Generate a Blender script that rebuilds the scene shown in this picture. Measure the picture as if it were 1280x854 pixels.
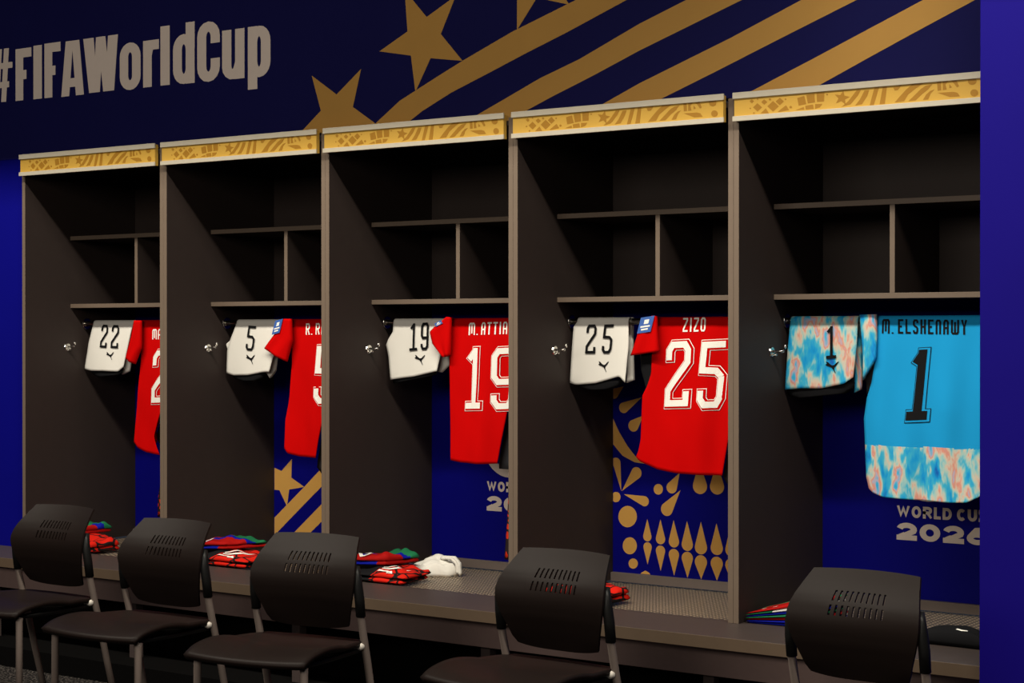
import bpy, bmesh, math, random
from mathutils import Vector, Matrix
random.seed(4)
for o in list(bpy.data.objects):
    bpy.data.objects.remove(o)
SC = bpy.context.scene
COL = SC.collection
W = 0.9            # width of one locker bay; bay k starts at x = k*W, fronts at y = 0
BENCH = 0.46       # bench height

# ------------------------------------------------------------------ camera, world, lights, exposure
cam_d = bpy.data.cameras.new('camera')
cam = bpy.data.objects.new('camera', cam_d)
COL.objects.link(cam)
cam_d.sensor_width = 36.0
cam_d.lens = 2192.92 / 1280 * 36.0
cam.location = (3.6399, -5.2735, 1.4381)
cam.rotation_euler = (math.pi / 2 - 0.0050, 0, 0.6047)
SC.camera = cam

world = bpy.data.worlds.new('world')
SC.world = world
world.use_nodes = True
world.node_tree.nodes['Background'].inputs[0].default_value = (0.62, 0.75, 1.0, 1)
world.node_tree.nodes['Background'].inputs[1].default_value = 0.03

def area(name, loc, target, sx, sy, power, color):
    d = bpy.data.lights.new(name, 'AREA')
    d.shape = 'RECTANGLE'
    d.size, d.size_y, d.energy, d.color = sx, sy, power, color
    o = bpy.data.objects.new(name, d)
    o.location = loc
    o.rotation_euler = (Vector(target) - Vector(loc)).to_track_quat('-Z', 'Y').to_euler()
    COL.objects.link(o)
    return o

# linear ceiling lamp in the high part of the room; the lowered ceiling over the lockers cuts its light off
area('ceiling_strip_light', (0.3, -2.2, 4.40), (0.3, 0.0, 1.5), 9.0, 0.20, 495, (1.0, 0.92, 0.78))
# added weak fill, no fixture of the room: lifts upper wall and locker interiors
area('room_fill', (0.9, -7.0, 3.0), (-0.6, 0.0, 1.7), 5.0, 1.6, 155, (1.0, 0.90, 0.76))

SC.view_settings.view_transform = 'Standard'
SC.view_settings.look = 'None'
SC.view_settings.gamma = 1.0
SC.view_settings.use_curve_mapping = False
SC.view_settings.exposure = 0.0

# ------------------------------------------------------------------ materials
def mat(name, color, rough=0.6, metal=0.0, noise=0.0, scale=40.0, bump=0.0, bscale=300.0, spec=0.5, sheen=0.0):
    m = bpy.data.materials.new(name)
    m.use_nodes = True
    nt = m.node_tree
    b = nt.nodes['Principled BSDF']
    b.inputs['Base Color'].default_value = (*color, 1)
    b.inputs['Roughness'].default_value = rough
    b.inputs['Metallic'].default_value = metal
    b.inputs['Specular IOR Level'].default_value = spec
    if sheen:
        b.inputs['Sheen Weight'].default_value = sheen
    tc = nt.nodes.new('ShaderNodeTexCoord')
    if noise:
        n = nt.nodes.new('ShaderNodeTexNoise')
        n.inputs['Scale'].default_value = scale
        n.inputs['Detail'].default_value = 4
        nt.links.new(tc.outputs['Object'], n.inputs['Vector'])
        mr = nt.nodes.new('ShaderNodeMapRange')
        mr.inputs['To Min'].default_value = 1 - noise
        mr.inputs['To Max'].default_value = 1 + noise
        nt.links.new(n.outputs['Fac'], mr.inputs['Value'])
        mx = nt.nodes.new('ShaderNodeVectorMath')
        mx.operation = 'MULTIPLY'
        mx.inputs[0].default_value = color
        nt.links.new(mr.outputs['Result'], mx.inputs[1])
        nt.links.new(mx.outputs['Vector'], b.inputs['Base Color'])
    if bump:
        n2 = nt.nodes.new('ShaderNodeTexNoise')
        n2.inputs['Scale'].default_value = bscale
        nt.links.new(tc.outputs['Object'], n2.inputs['Vector'])
        bp = nt.nodes.new('ShaderNodeBump')
        bp.inputs['Strength'].default_value = bump
        bp.inputs['Distance'].default_value = 0.002
        nt.links.new(n2.outputs['Fac'], bp.inputs['Height'])
        nt.links.new(bp.outputs['Normal'], b.inputs['Normal'])
    return m

def ramp_mat(name, stops, scale, stretch=(1, 1, 1), rot=(0, 0, 0), distort=1.5, rough=0.7):
    """printed cloth: stretched noise through a many-coloured ramp"""
    m = bpy.data.materials.new(name)
    m.use_nodes = True
    nt = m.node_tree
    b = nt.nodes['Principled BSDF']
    b.inputs['Roughness'].default_value = rough
    b.inputs['Specular IOR Level'].default_value = 0.08
    tc = nt.nodes.new('ShaderNodeTexCoord')
    mp = nt.nodes.new('ShaderNodeMapping')
    mp.inputs['Scale'].default_value = stretch
    mp.inputs['Rotation'].default_value = rot
    n = nt.nodes.new('ShaderNodeTexNoise')
    n.inputs['Scale'].default_value = scale
    n.inputs['Detail'].default_value = 3
    n.inputs['Distortion'].default_value = distort
    r = nt.nodes.new('ShaderNodeValToRGB')
    r.color_ramp.elements[0].position = stops[0][0]
    r.color_ramp.elements[0].color = (*stops[0][1], 1)
    r.color_ramp.elements[1].position = stops[-1][0]
    r.color_ramp.elements[1].color = (*stops[-1][1], 1)
    for p, c in stops[1:-1]:
        e = r.color_ramp.elements.new(p)
        e.color = (*c, 1)
    nt.links.new(tc.outputs['Object'], mp.inputs['Vector'])
    nt.links.new(mp.outputs['Vector'], n.inputs['Vector'])
    nt.links.new(n.outputs['Fac'], r.inputs['Fac'])
    nt.links.new(r.outputs['Color'], b.inputs['Base Color'])
    return m

def crackle_mat(name, base, line, scale, width):
    """red training cloth with a net of black lines"""
    m = bpy.data.materials.new(name)
    m.use_nodes = True
    nt = m.node_tree
    b = nt.nodes['Principled BSDF']
    b.inputs['Roughness'].default_value = 0.8
    b.inputs['Specular IOR Level'].default_value = 0.1
    tc = nt.nodes.new('ShaderNodeTexCoord')
    v = nt.nodes.new('ShaderNodeTexVoronoi')
    v.feature = 'DISTANCE_TO_EDGE'
    v.inputs['Scale'].default_value = scale
    r = nt.nodes.new('ShaderNodeValToRGB')
    r.color_ramp.elements[0].position = width
    r.color_ramp.elements[0].color = (*line, 1)
    r.color_ramp.elements[1].position = width + 0.02
    r.color_ramp.elements[1].color = (*base, 1)
    nt.links.new(tc.outputs['Object'], v.inputs['Vector'])
    nt.links.new(v.outputs['Distance'], r.inputs['Fac'])
    nt.links.new(r.outputs['Color'], b.inputs['Base Color'])
    return m

def perforated_mat(name, color, pitch, radius):
    """metal sheet with staggered round holes (real see-through holes)"""
    m = bpy.data.materials.new(name)
    m.use_nodes = True
    nt = m.node_tree
    b = nt.nodes['Principled BSDF']
    out = nt.nodes['Material Output']
    b.inputs['Base Color'].default_value = (*color, 1)
    b.inputs['Roughness'].default_value = 0.38
    b.inputs['Metallic'].default_value = 0.5
    tc = nt.nodes.new('ShaderNodeTexCoord')
    def vm(op, a, bvec=None):
        n = nt.nodes.new('ShaderNodeVectorMath')
        n.operation = op
        nt.links.new(a, n.inputs[0])
        if bvec is not None:
            n.inputs[1].default_value = bvec
        return n
    def mm(op, a, bv):
        n = nt.nodes.new('ShaderNodeMath')
        n.operation = op
        nt.links.new(a, n.inputs[0])
        if isinstance(bv, float):
            n.inputs[1].default_value = bv
        else:
            nt.links.new(bv, n.inputs[1])
        return n
    p = vm('MULTIPLY', tc.outputs['Object'], (1 / (pitch * 1.732), 1 / pitch, 0))
    ds = []
    for off in ((0.5, 0.5, 0), (0, 0, 0)):
        a = vm('ADD', p.outputs[0], off)
        f = vm('FRACTION', a.outputs[0])
        c = vm('SUBTRACT', f.outputs[0], (0.5, 0.5, 0))
        s = vm('MULTIPLY', c.outputs[0], (1.732, 1, 0))
        ds.append(vm('LENGTH', s.outputs[0]).outputs['Value'])
    mn = mm('MINIMUM', ds[0], ds[1])
    gt = mm('GREATER_THAN', mn.outputs[0], radius / pitch)
    tr = nt.nodes.new('ShaderNodeBsdfTransparent')
    mx = nt.nodes.new('ShaderNodeMixShader')
    nt.links.new(gt.outputs[0], mx.inputs[0])
    nt.links.new(tr.outputs[0], mx.inputs[1])
    nt.links.new(b.outputs[0], mx.inputs[2])
    nt.links.new(mx.outputs[0], out.inputs['Surface'])
    return m

M = {}
M['navy'] = mat('printed_blue', (0.002, 0.002, 0.155), 0.6, noise=0.06, scale=6, spec=0.06)
M['navy_wall'] = mat('dark_blue_banner', (0.010, 0.010, 0.085), 0.6, noise=0.06, scale=6, spec=0.06)
M['bluepaint'] = mat('blue_wall', (0.0050, 0.0016, 0.135), 0.6, noise=0.08, scale=3, spec=0.06)
M['gold'] = mat('printed_gold', (0.57, 0.31, 0.075), 0.55, noise=0.05, scale=8, spec=0.2)
M['white_print'] = mat('printed_white', (0.86, 0.74, 0.66), 0.55, noise=0.03, spec=0.2)
M['grey_print'] = mat('printed_grey', (0.52, 0.45, 0.40), 0.55, noise=0.03, spec=0.2)
M['laminate'] = mat('dark_laminate', (0.027, 0.0190, 0.0170), 0.6, noise=0.10, scale=25, spec=0.22)
M['edge'] = mat('taupe_edge_band', (0.125, 0.092, 0.068), 0.55, noise=0.06, scale=30, spec=0.3)
M['bench'] = mat('bench_laminate', (0.044, 0.033, 0.030), 0.45, noise=0.08, scale=20, spec=0.35)
M['strip'] = mat('taupe_strip', (0.11, 0.088, 0.080), 0.5, noise=0.06, scale=20, spec=0.3)
M['bench_edge'] = mat('bench_edge_band', (0.085, 0.058, 0.038), 0.5, noise=0.08, scale=20, spec=0.3)
M['apron'] = mat('dark_apron', (0.20, 0.135, 0.125), 0.6, noise=0.08, spec=0.3)
M['plinth'] = mat('dark_plinth', (0.0026, 0.0024, 0.0024), 0.9, noise=0.08, spec=0.03)
M['bench_leg'] = mat('bench_leg_paint', (0.055, 0.040, 0.038), 0.6, noise=0.08, spec=0.2)
M['header_gold'] = mat('header_gold', (0.52, 0.31, 0.052), 0.5, noise=0.05, scale=4, spec=0.2)
M['header_motif'] = mat('header_motif', (0.32, 0.155, 0.016), 0.5, spec=0.2)
M['silver'] = mat('aluminium_rail', (0.44, 0.40, 0.32), 0.5, noise=0.05, spec=0.3)
M['chrome'] = mat('chrome', (0.7, 0.68, 0.64), 0.18, metal=1.0)
M['perf'] = perforated_mat('perforated_metal', (0.50, 0.39, 0.27), 0.0230, 0.0094)
M['plastic'] = mat('black_plastic', (0.0082, 0.0050, 0.0042), 0.5, bump=0.05, bscale=900, spec=0.10)
M['sleeve_plastic'] = mat('black_sleeve_plastic', (0.006, 0.006, 0.006), 0.45, spec=0.2)
M['chair_metal'] = mat('grey_painted_tube', (0.17, 0.135, 0.118), 0.45, noise=0.05, spec=0.3)
M['bolt'] = mat('pale_bolt_cap', (0.6, 0.56, 0.5), 0.35)
M['red'] = mat('red_jersey_cloth', (0.49, 0.0008, 0.0008), 0.85, bump=0.10, bscale=700, spec=0.04)
M['black_cloth'] = mat('black_cloth', (0.006, 0.006, 0.007), 0.9, bump=0.1, bscale=700, spec=0.1)
M['grey_cloth'] = mat('charcoal_cloth', (0.05, 0.052, 0.058), 0.85, bump=0.1, bscale=700, spec=0.15)
M['white_cloth'] = mat('white_shorts_cloth', (0.70, 0.68, 0.63), 0.85, bump=0.12, bscale=500, spec=0.15)
M['white_ink'] = mat('white_print_on_cloth', (0.80, 0.78, 0.72), 0.6)
M['black_ink'] = mat('black_print_on_cloth', (0.006, 0.006, 0.007), 0.7, spec=0.1)
M['sky_cloth'] = mat('sky_blue_cloth', (0.011, 0.30, 0.64), 0.85, bump=0.1, bscale=700, spec=0.06)
M['patch_blue'] = mat('blue_patch', (0.03, 0.10, 0.36), 0.6)
M['green_cloth'] = mat('green_cloth', (0.012, 0.15, 0.06), 0.8, noise=0.25, scale=60, spec=0.1)
M['blue_cloth'] = mat('royal_blue_cloth', (0.003, 0.008, 0.26), 0.8, noise=0.25, scale=60, spec=0.1)
M['darkred_cloth'] = mat('red_training_cloth', (0.30, 0.004, 0.003), 0.8, noise=0.25, scale=60, spec=0.1)
M['crackle'] = crackle_mat('red_black_training_cloth', (0.50, 0.010, 0.004), (0.008, 0.006, 0.006), 13, 0.05)
M['crackle_fine'] = crackle_mat('red_black_patterned_cloth', (0.60, 0.03, 0.008), (0.02, 0.012, 0.012), 38, 0.16)
_gk = [(0.28, (0.01, 0.12, 0.46)), (0.38, (0.01, 0.30, 0.66)), (0.45, (0.05, 0.42, 0.62)), (0.50, (0.34, 0.56, 0.54)), (0.545, (0.62, 0.52, 0.42)),
       (0.585, (0.66, 0.27, 0.20)), (0.62, (0.44, 0.40, 0.52)), (0.67, (0.05, 0.42, 0.68)), (0.76, (0.01, 0.22, 0.58))]
M['gk'] = ramp_mat('blue_pink_marbled_cloth', _gk, 16, (1.5, 1, 0.55), (0, -0.85, 0), 0.25)
M['carpet'] = ramp_mat('speckled_carpet', [(0.42, (0.004, 0.004, 0.004)), (0.55, (0.022, 0.019, 0.018)), (0.66, (0.11, 0.095, 0.085))], 95, rough=0.95, distort=0.0)

# ------------------------------------------------------------------ object helpers
def tag(o, label=None, cat=None, group=None, kind=None):
    if label: o['label'] = label
    if cat: o['category'] = cat
    if group: o['group'] = group
    if kind: o['kind'] = kind
    return o

def empty(name, loc, rz=0.0, label=None, cat=None, group=None):
    o = bpy.data.objects.new(name, None)
    o.location = loc
    o.rotation_euler = (0, 0, rz)
    o.empty_display_size = 0.1
    COL.objects.link(o)
    return tag(o, label, cat, group)

def root_loc(o):
    v = Vector((0, 0, 0))
    while o is not None:
        v += o.location
        o = o.parent
    return v

class MB:
    """collects vertices and faces, then links them as one mesh object"""
    def __init__(s):
        s.v, s.f, s.mi = [], [], []
    def add(s, vs, fs, mi=0):
        n = len(s.v)
        s.v += [tuple(p) for p in vs]
        s.f += [tuple(i + n for i in f) for f in fs]
        s.mi += [mi] * len(fs)
        return s
    def box(s, x0, x1, y0, y1, z0, z1):
        vs = [(x, y, z) for x in (x0, x1) for y in (y0, y1) for z in (z0, z1)]
        return s.add(vs, [(0, 1, 3, 2), (4, 6, 7, 5), (0, 4, 5, 1), (2, 3, 7, 6), (0, 2, 6, 4), (1, 5, 7, 3)])
    def tube(s, pts, r, n=12, caps=True):
        pts = [Vector(p) for p in pts]
        rr = r if isinstance(r, (list, tuple)) else [r] * len(pts)
        vs, fs = [], []
        for i, p in enumerate(pts):
            d = (pts[min(i + 1, len(pts) - 1)] - pts[max(i - 1, 0)]).normalized()
            a = d.cross(Vector((0, 0, 1)) if abs(d.z) < 0.9 else Vector((1, 0, 0))).normalized()
            b = d.cross(a)
            for k in range(n):
                t = 2 * math.pi * k / n
                vs.append(p + a * math.cos(t) * rr[i] + b * math.sin(t) * rr[i])
        for i in range(len(pts) - 1):
            for k in range(n):
                fs.append((i * n + k, i * n + (k + 1) % n, (i + 1) * n + (k + 1) % n, (i + 1) * n + k))
        if caps:
            fs.append(tuple(range(n)))
            fs.append(tuple((len(pts) - 1) * n + k for k in reversed(range(n))))
        return s.add(vs, fs)
    def poly(s, pts, yf, th=0.001):
        """thin printed plate in the XZ plane, front at y = yf"""
        n = len(pts)
        a = sum(pts[i][0] * pts[(i + 1) % n][1] - pts[(i + 1) % n][0] * pts[i][1] for i in range(n))
        if a < 0: pts = pts[::-1]
        vs = [(x, yf, z) for x, z in pts] + [(x, yf + th, z) for x, z in pts]
        fs = [tuple(range(n)), tuple(range(2 * n - 1, n - 1, -1))]
        fs += [(i, n + i, n + (i + 1) % n, (i + 1) % n) for i in range(n)]
        return s.add(vs, fs)
    def build(s, name, material, parent=None, smooth=False, bevel=0.0, origin=None, absolute=True, solid=0.0, subsurf=0):
        base = root_loc(parent) if (parent is not None and absolute) else Vector((0, 0, 0))
        loc = Vector(origin) if origin is not None else Vector((0, 0, 0))
        vs = [Vector(p) - base - loc for p in s.v]
        me = bpy.data.meshes.new(name)
        me.from_pydata(vs, [], s.f)
        mats = material if isinstance(material, list) else [material]
        for m in mats: me.materials.append(m)
        me.polygons.foreach_set('material_index', s.mi)
        me.polygons.foreach_set('use_smooth', [smooth] * len(s.f))
        me.validate()
        bm = bmesh.new(); bm.from_mesh(me)
        bmesh.ops.remove_doubles(bm, verts=bm.verts, dist=1e-6)
        bmesh.ops.recalc_face_normals(bm, faces=bm.faces)
        bm.to_mesh(me); bm.free()
        o = bpy.data.objects.new(name, me)
        o.location = loc
        COL.objects.link(o)
        if parent is not None: o.parent = parent
        if solid:
            md = o.modifiers.new('solid', 'SOLIDIFY'); md.thickness = solid; md.offset = 0
        if bevel:
            md = o.modifiers.new('bevel', 'BEVEL'); md.width = bevel; md.segments = 2; md.limit_method = 'ANGLE'
        if subsurf:
            md = o.modifiers.new('sub', 'SUBSURF'); md.levels = subsurf; md.render_levels = subsurf
        return o

def bxo(name, material, parent, x0, x1, y0, y1, z0, z1, bevel=0.0015):
    return MB().box(x0, x1, y0, y1, z0, z1).build(name, material, parent, bevel=bevel)

# ------------------------------------------------------------------ lettering: strokes in a unit box
def arc(cx, cy, rx, ry, a0, a1, n=8):
    return [(cx + rx * math.cos(math.radians(a0 + (a1 - a0) * i / n)), cy + ry * math.sin(math.radians(a0 + (a1 - a0) * i / n))) for i in range(n + 1)]
RR = lambda x0, x1, y0, y1, rx, ry: arc(x1 - rx, y1 - ry, rx, ry, 0, 90, 5) + arc(x0 + rx, y1 - ry, rx, ry, 90, 180, 5) + arc(x0 + rx, y0 + ry, rx, ry, 180, 270, 5) + arc(x1 - rx, y0 + ry, rx, ry, 270, 360, 5)
KIT = {   # narrow kit lettering: (points, closed)
 '1': [([(0.52, 1.0), (0.52, 0.0)], 0), ([(0.02, 0.845), (0.46, 0.985)], 0), ([(0.0, 0), (1.0, 0)], 0)],
 '2': [([(0, .74), (0, .90), (.18, 1), (.82, 1), (1, .90), (1, .70), (0, .22), (0, 0), (1, 0), (1, .20)], 0)],
 '5': [([(1, 1), (.10, 1), (.04, .58), (.72, .56), (.98, .46), (.95, .12), (.75, 0), (.20, 0), (0, .10), (0, .24)], 0)],
 '9': [([(.02, .20), (.02, .10), (.22, 0), (.78, 0), (1, .10), (1, .90), (.80, 1), (.20, 1), (0, .90), (0, .54), (.20, .44), (1, .44)], 0)],
 'M': [([(0, 0), (0, .88), (.14, 1), (.86, 1), (1, .88), (1, 0)], 0), ([(.5, 1), (.5, .08)], 0)],
 'N': [([(0, 0), (0, .88), (.2, 1), (.8, 1), (1, .88), (1, 0)], 0)],
 'A': [([(0, 0), (0, .86), (.25, 1), (.75, 1), (1, .86), (1, 0)], 0), ([(0, .42), (1, .42)], 0)],
 'T': [([(0, 1), (1, 1)], 0), ([(.5, 1), (.5, 0)], 0)],
 'I': [([(.5, 0), (.5, 1)], 0)],
 'R': [([(0, 0), (0, 1), (.8, 1), (1, .9), (1, .6), (.8, .5), (0, .5)], 0), ([(.5, .5), (1, 0)], 0)],
 'Z': [([(0, 1), (1, 1), (1, .86), (0, .14), (0, 0), (1, 0)], 0)],
 'O': [([(0, .12), (0, .88), (.25, 1), (.75, 1), (1, .88), (1, .12), (.75, 0), (.25, 0)], 1)],
 'E': [([(1, 1), (0, 1), (0, 0), (1, 0)], 0), ([(0, .5), (.85, .5)], 0)],
 'L': [([(0, 1), (0, 0), (1, 0)], 0)],
 'S': [([(1, .78), (1, .9), (.8, 1), (.2, 1), (0, .88), (0, .66), (.2, .55), (.8, .46), (1, .36), (1, .12), (.8, 0), (.2, 0), (0, .1), (0, .22)], 0)],
 'H': [([(0, 0), (0, 1)], 0), ([(1, 0), (1, 1)], 0), ([(0, .5), (1, .5)], 0)],
 'W': [([(0, 1), (0, .12), (.14, 0), (.86, 0), (1, .12), (1, 1)], 0), ([(.5, 0), (.5, .9)], 0)],
 'Y': [([(0, 1), (.5, .46), (1, 1)], 0), ([(.5, .46), (.5, 0)], 0)],
 '.': [([(.5, 0), (.5, .02)], 0)],
}
SANS = {  # bold sans for the printed words
 'W': [([(0, 1), (.25, 0), (.5, .92), (.75, 0), (1, 1)], 0)],
 'O': [(RR(0, 1, 0, 1, .5, .5), 1)],
 'R': [([(0, 0), (0, 1)] + arc(.6, .74, .4, .26, 90, -90, 8) + [(0, .48)], 0), ([(.5, .48), (1, 0)], 0)],
 'L': [([(0, 1), (0, 0), (1, 0)], 0)],
 'D': [([(0, 0), (0, 1)] + arc(.45, .5, .55, .5, 90, -90, 10), 1)],
 'C': [(arc(.5, .5, .5, .5, 45, 315, 14), 0)],
 'U': [([(0, 1), (0, .4)] + arc(.5, .4, .5, .4, 180, 360, 8) + [(1, 1)], 0)],
 'P': [([(0, 0), (0, 1)] + arc(.6, .72, .4, .28, 90, -90, 8) + [(0, .44)], 0)],
 '2': [(arc(.5, .66, .5, .34, 170, -25, 10) + [(.25, .12)], 0), ([(0, 0), (1, 0)], 0), ([(.02, .06), (.40, .26)], 0)],
 '0': [(RR(0, 1, 0, 1, .5, .5), 1)],
 '6': [(RR(0, 1, 0, .6, .5, .3), 1), ([(.9, 1), (.45, .95), (.02, .4)], 0)],
}
HEAVY = { # very heavy narrow letters of the hashtag
 '#': [([(.28, 0), (.42, 1)], 0), ([(.66, 0), (.80, 1)], 0), ([(0, .30), (.95, .30)], 0), ([(.05, .70), (1, .70)], 0)],
 'F': [([(0, 0), (0, 1), (1, 1)], 0), ([(0, .49), (.86, .49)], 0)],
 'I': [([(.5, 0), (.5, 1)], 0)],
 'A': [([(0, 0), (.40, 1), (.60, 1), (1, 0)], 0), ([(.2, .22), (.8, .22)], 0)],
 'W': [([(0, 1), (.24, 0), (.5, 1), (.76, 0), (1, 1)], 0)],
 'o': [(RR(0, 1, 0, 1, .5, .24), 1)],
 'r': [([(0, 0), (0, 1)], 0), ([(0, .72), (.22, .93), (.5, 1), (1, 1)], 0)],
 'l': [([(.5, 0), (.5, 1)], 0)],
 'd': [([(1, 0), (1, 1)], 0), (RR(0, 1, 0, .78, .5, .2), 1)],
 'C': [([(1, .66), (1, .80)] + arc(.5, .80, .5, .20, 0, 180, 8) + arc(.5, .20, .5, .20, 180, 360, 8) + [(1, .36)], 0)],
 'u': [([(0, 1), (0, .2)] + arc(.45, .2, .45, .2, 180, 330, 6) + [(1, .3)], 0), ([(1, 0), (1, 1)], 0)],
 'p': [([(0, 0), (0, 1)], 0), (RR(0, 1, .22, 1, .5, .2), 1)],
}

def stroke(pts, sw, closed=False, ext=0.0, step=1e9):
    """quads of a mitred stroke of width sw"""
    pts = [Vector(p) for p in pts]
    keep = [pts[0]]
    for p in pts[1:]:
        if (p - keep[-1]).length > sw * 0.02: keep.append(p)
    if closed and (keep[0] - keep[-1]).length <= sw * 0.02: keep.pop()
    pts = keep
    if not closed and ext:
        pts[0] = pts[0] + (pts[0] - pts[1]).normalized() * ext
        pts[-1] = pts[-1] + (pts[-1] - pts[-2]).normalized() * ext
    q = []
    n = len(pts)
    for i in range(n if closed else n - 1):
        a, b = pts[i], pts[(i + 1) % n]
        k = max(1, int((b - a).length / step))
        for j in range(k): q.append(a.lerp(b, j / k))
    if not closed: q.append(pts[-1])
    n = len(q)
    L, R = [], []
    for i in range(n):
        a = q[i - 1] if (i > 0 or closed) else None
        b = q[(i + 1) % n] if (i < n - 1 or closed) else None
        d1 = (q[i] - a).normalized() if a is not None else None
        d2 = (b - q[i]).normalized() if b is not None else None
        if d1 is None: d1 = d2
        if d2 is None: d2 = d1
        n1 = Vector((-d1.y, d1.x)); n2 = Vector((-d2.y, d2.x))
        m = n1 + n2
        m = m.normalized() if m.length > 1e-6 else n1
        c = max(0.45, m.dot(n1))
        L.append(q[i] + m * (sw / 2 / c)); R.append(q[i] - m * (sw / 2 / c))
    out = []
    for i in range(n if closed else n - 1):
        j = (i + 1) % n
        out.append((R[i], R[j], L[j], L[i]))
    return out

def glyph(ch, font, BL, BR, TL, sw, grow=0.0, shift=(0, 0), squash=1.0, step=1e9):
    """quads (lists of (x, z)) of one letter fitted to the box given by three corners"""
    BL, BR, TL = Vector(BL), Vector(BR), Vector(TL)
    ex, ez = BR - BL, TL - BL
    w, h = ex.length, ez.length / squash
    ex, ez = ex.normalized(), ez.normalized() * squash
    out = []
    for si, (pts, closed) in enumerate(font[ch]):
        P = [(sw / 2 + (w - sw) * x, sw / 2 + (h - sw) * y) for x, y in pts]
        for i, pt in enumerate(P):   # open ends reach the box edge
            pass
        if not closed:
            for e, o in ((0, 1), (-1, -2)):
                d = Vector(P[e]) - Vector(P[o])
                if pts[e][1] in (0, 1) and abs(d.y) > abs(d.x) * 0.3: P[e] = tuple(Vector(P[e]) + d.normalized() * sw / 2)
                elif pts[e][0] in (0, 1) and abs(d.x) > abs(d.y) * 2: P[e] = tuple(Vector(P[e]) + d.normalized() * sw / 2)
        for quad in stroke(P, sw + grow, closed, grow / 2, step):
            q = [BL + ex * ((p.x if font is KIT else min(max(p.x, 0), w)) + shift[0]) + ez * ((p.y if font is KIT else min(max(p.y, 0), h)) + shift[1]) for p in quad]
            q.append(si)
            out.append(q)
    return out

def word(txt, font, BL, BR, TL, sw, gap=0.28, narrow={}, **kw):
    BL, BR, TL = Vector(BL), Vector(BR), Vector(TL)
    ws = [narrow.get(c, 0.5 if c in ' .I' else 1.0) for c in txt]
    tot = sum(ws) + gap * (len(txt) - 1)
    out, x = [], 0.0
    for c, wd in zip(txt, ws):
        a = BL.lerp(BR, x / tot); b = BL.lerp(BR, (x + wd) / tot)
        if c != ' ': out += glyph(c, font, a, b, a + (TL - BL), sw, **kw)
        x += wd + gap
    return out

def flat_print(quads, yf, th=0.0012):
    m = MB()
    for q in quads: m.poly([(p[0], p[1]) for p in q[:4]], yf - 0.0001 * q[4], th)
    return m

def clip_x(pts, x0, x1):
    """polygon cut to a strip in x"""
    for lim, sgn in ((x0, 1), (x1, -1)):
        out = []
        for i in range(len(pts)):
            a, b = pts[i - 1], pts[i]
            ia, ib = (a[0] - lim) * sgn >= 0, (b[0] - lim) * sgn >= 0
            if ia != ib:
                t = (lim - a[0]) / (b[0] - a[0])
                out.append((lim, a[1] + (b[1] - a[1]) * t))
            if ib: out.append(b)
        pts = out
    return pts

def band_between(a, b, yf, th=0.001):
    """printed band between two edge curves"""
    m = MB()
    return m.poly(list(a) + list(b)[::-1], yf, th)

# ------------------------------------------------------------------ surveyed outlines, metres on their own planes (x, z)
HASHTAG = [('#', -2.9611, -2.7996, 2.4975, 2.7422), ('F', -2.7778, -2.6701, 2.4954, 2.7314), ('I', -2.6558, -2.5992, 2.4941, 2.7356), ('F', -2.5815, -2.475, 2.4936, 2.7381), ('A', -2.4698, -2.3225, 2.4905, 2.735), ('W', -2.3259, -2.1058, 2.4938, 2.7351), ('o', -2.0943, -1.9661, 2.4873, 2.6924), ('r', -1.9501, -1.8546, 2.4908, 2.6905), ('l', -1.8451, -1.7901, 2.4907, 2.7427), ('d', -1.7698, -1.6431, 2.4873, 2.7449), ('C', -1.6278, -1.4979, 2.4845, 2.736), ('u', -1.4845, -1.3589, 2.4838, 2.6893), ('p', -1.3399, -1.2157, 2.4335, 2.6901)]
WALL_STARS = [[(-0.9948, 2.4634), (-0.8651, 2.3781), (-0.7406, 2.4678), (-0.7819, 2.3224), (-0.6696, 2.2511), (-0.7249, 2.2241), (-1.0644, 2.2358), (-1.0365, 2.2529), (-0.9467, 2.3199)], [(-0.5246, 2.752), (-0.4184, 2.6376), (-0.2808, 2.7033), (-0.3511, 2.5663), (-0.2491, 2.4563), (-0.3996, 2.4795), (-0.4726, 2.3579), (-0.4942, 2.4979), (-0.6486, 2.5281), (-0.5107, 2.5918)], [(0.008, 2.9316), (0.0916, 2.8098), (0.2321, 2.8568), (0.1449, 2.7337), (0.2255, 2.616), (0.0857, 2.6558), (-0.0023, 2.547), (-0.0015, 2.6845), (-0.1438, 2.7314), (-0.003, 2.7766)]]
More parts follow.
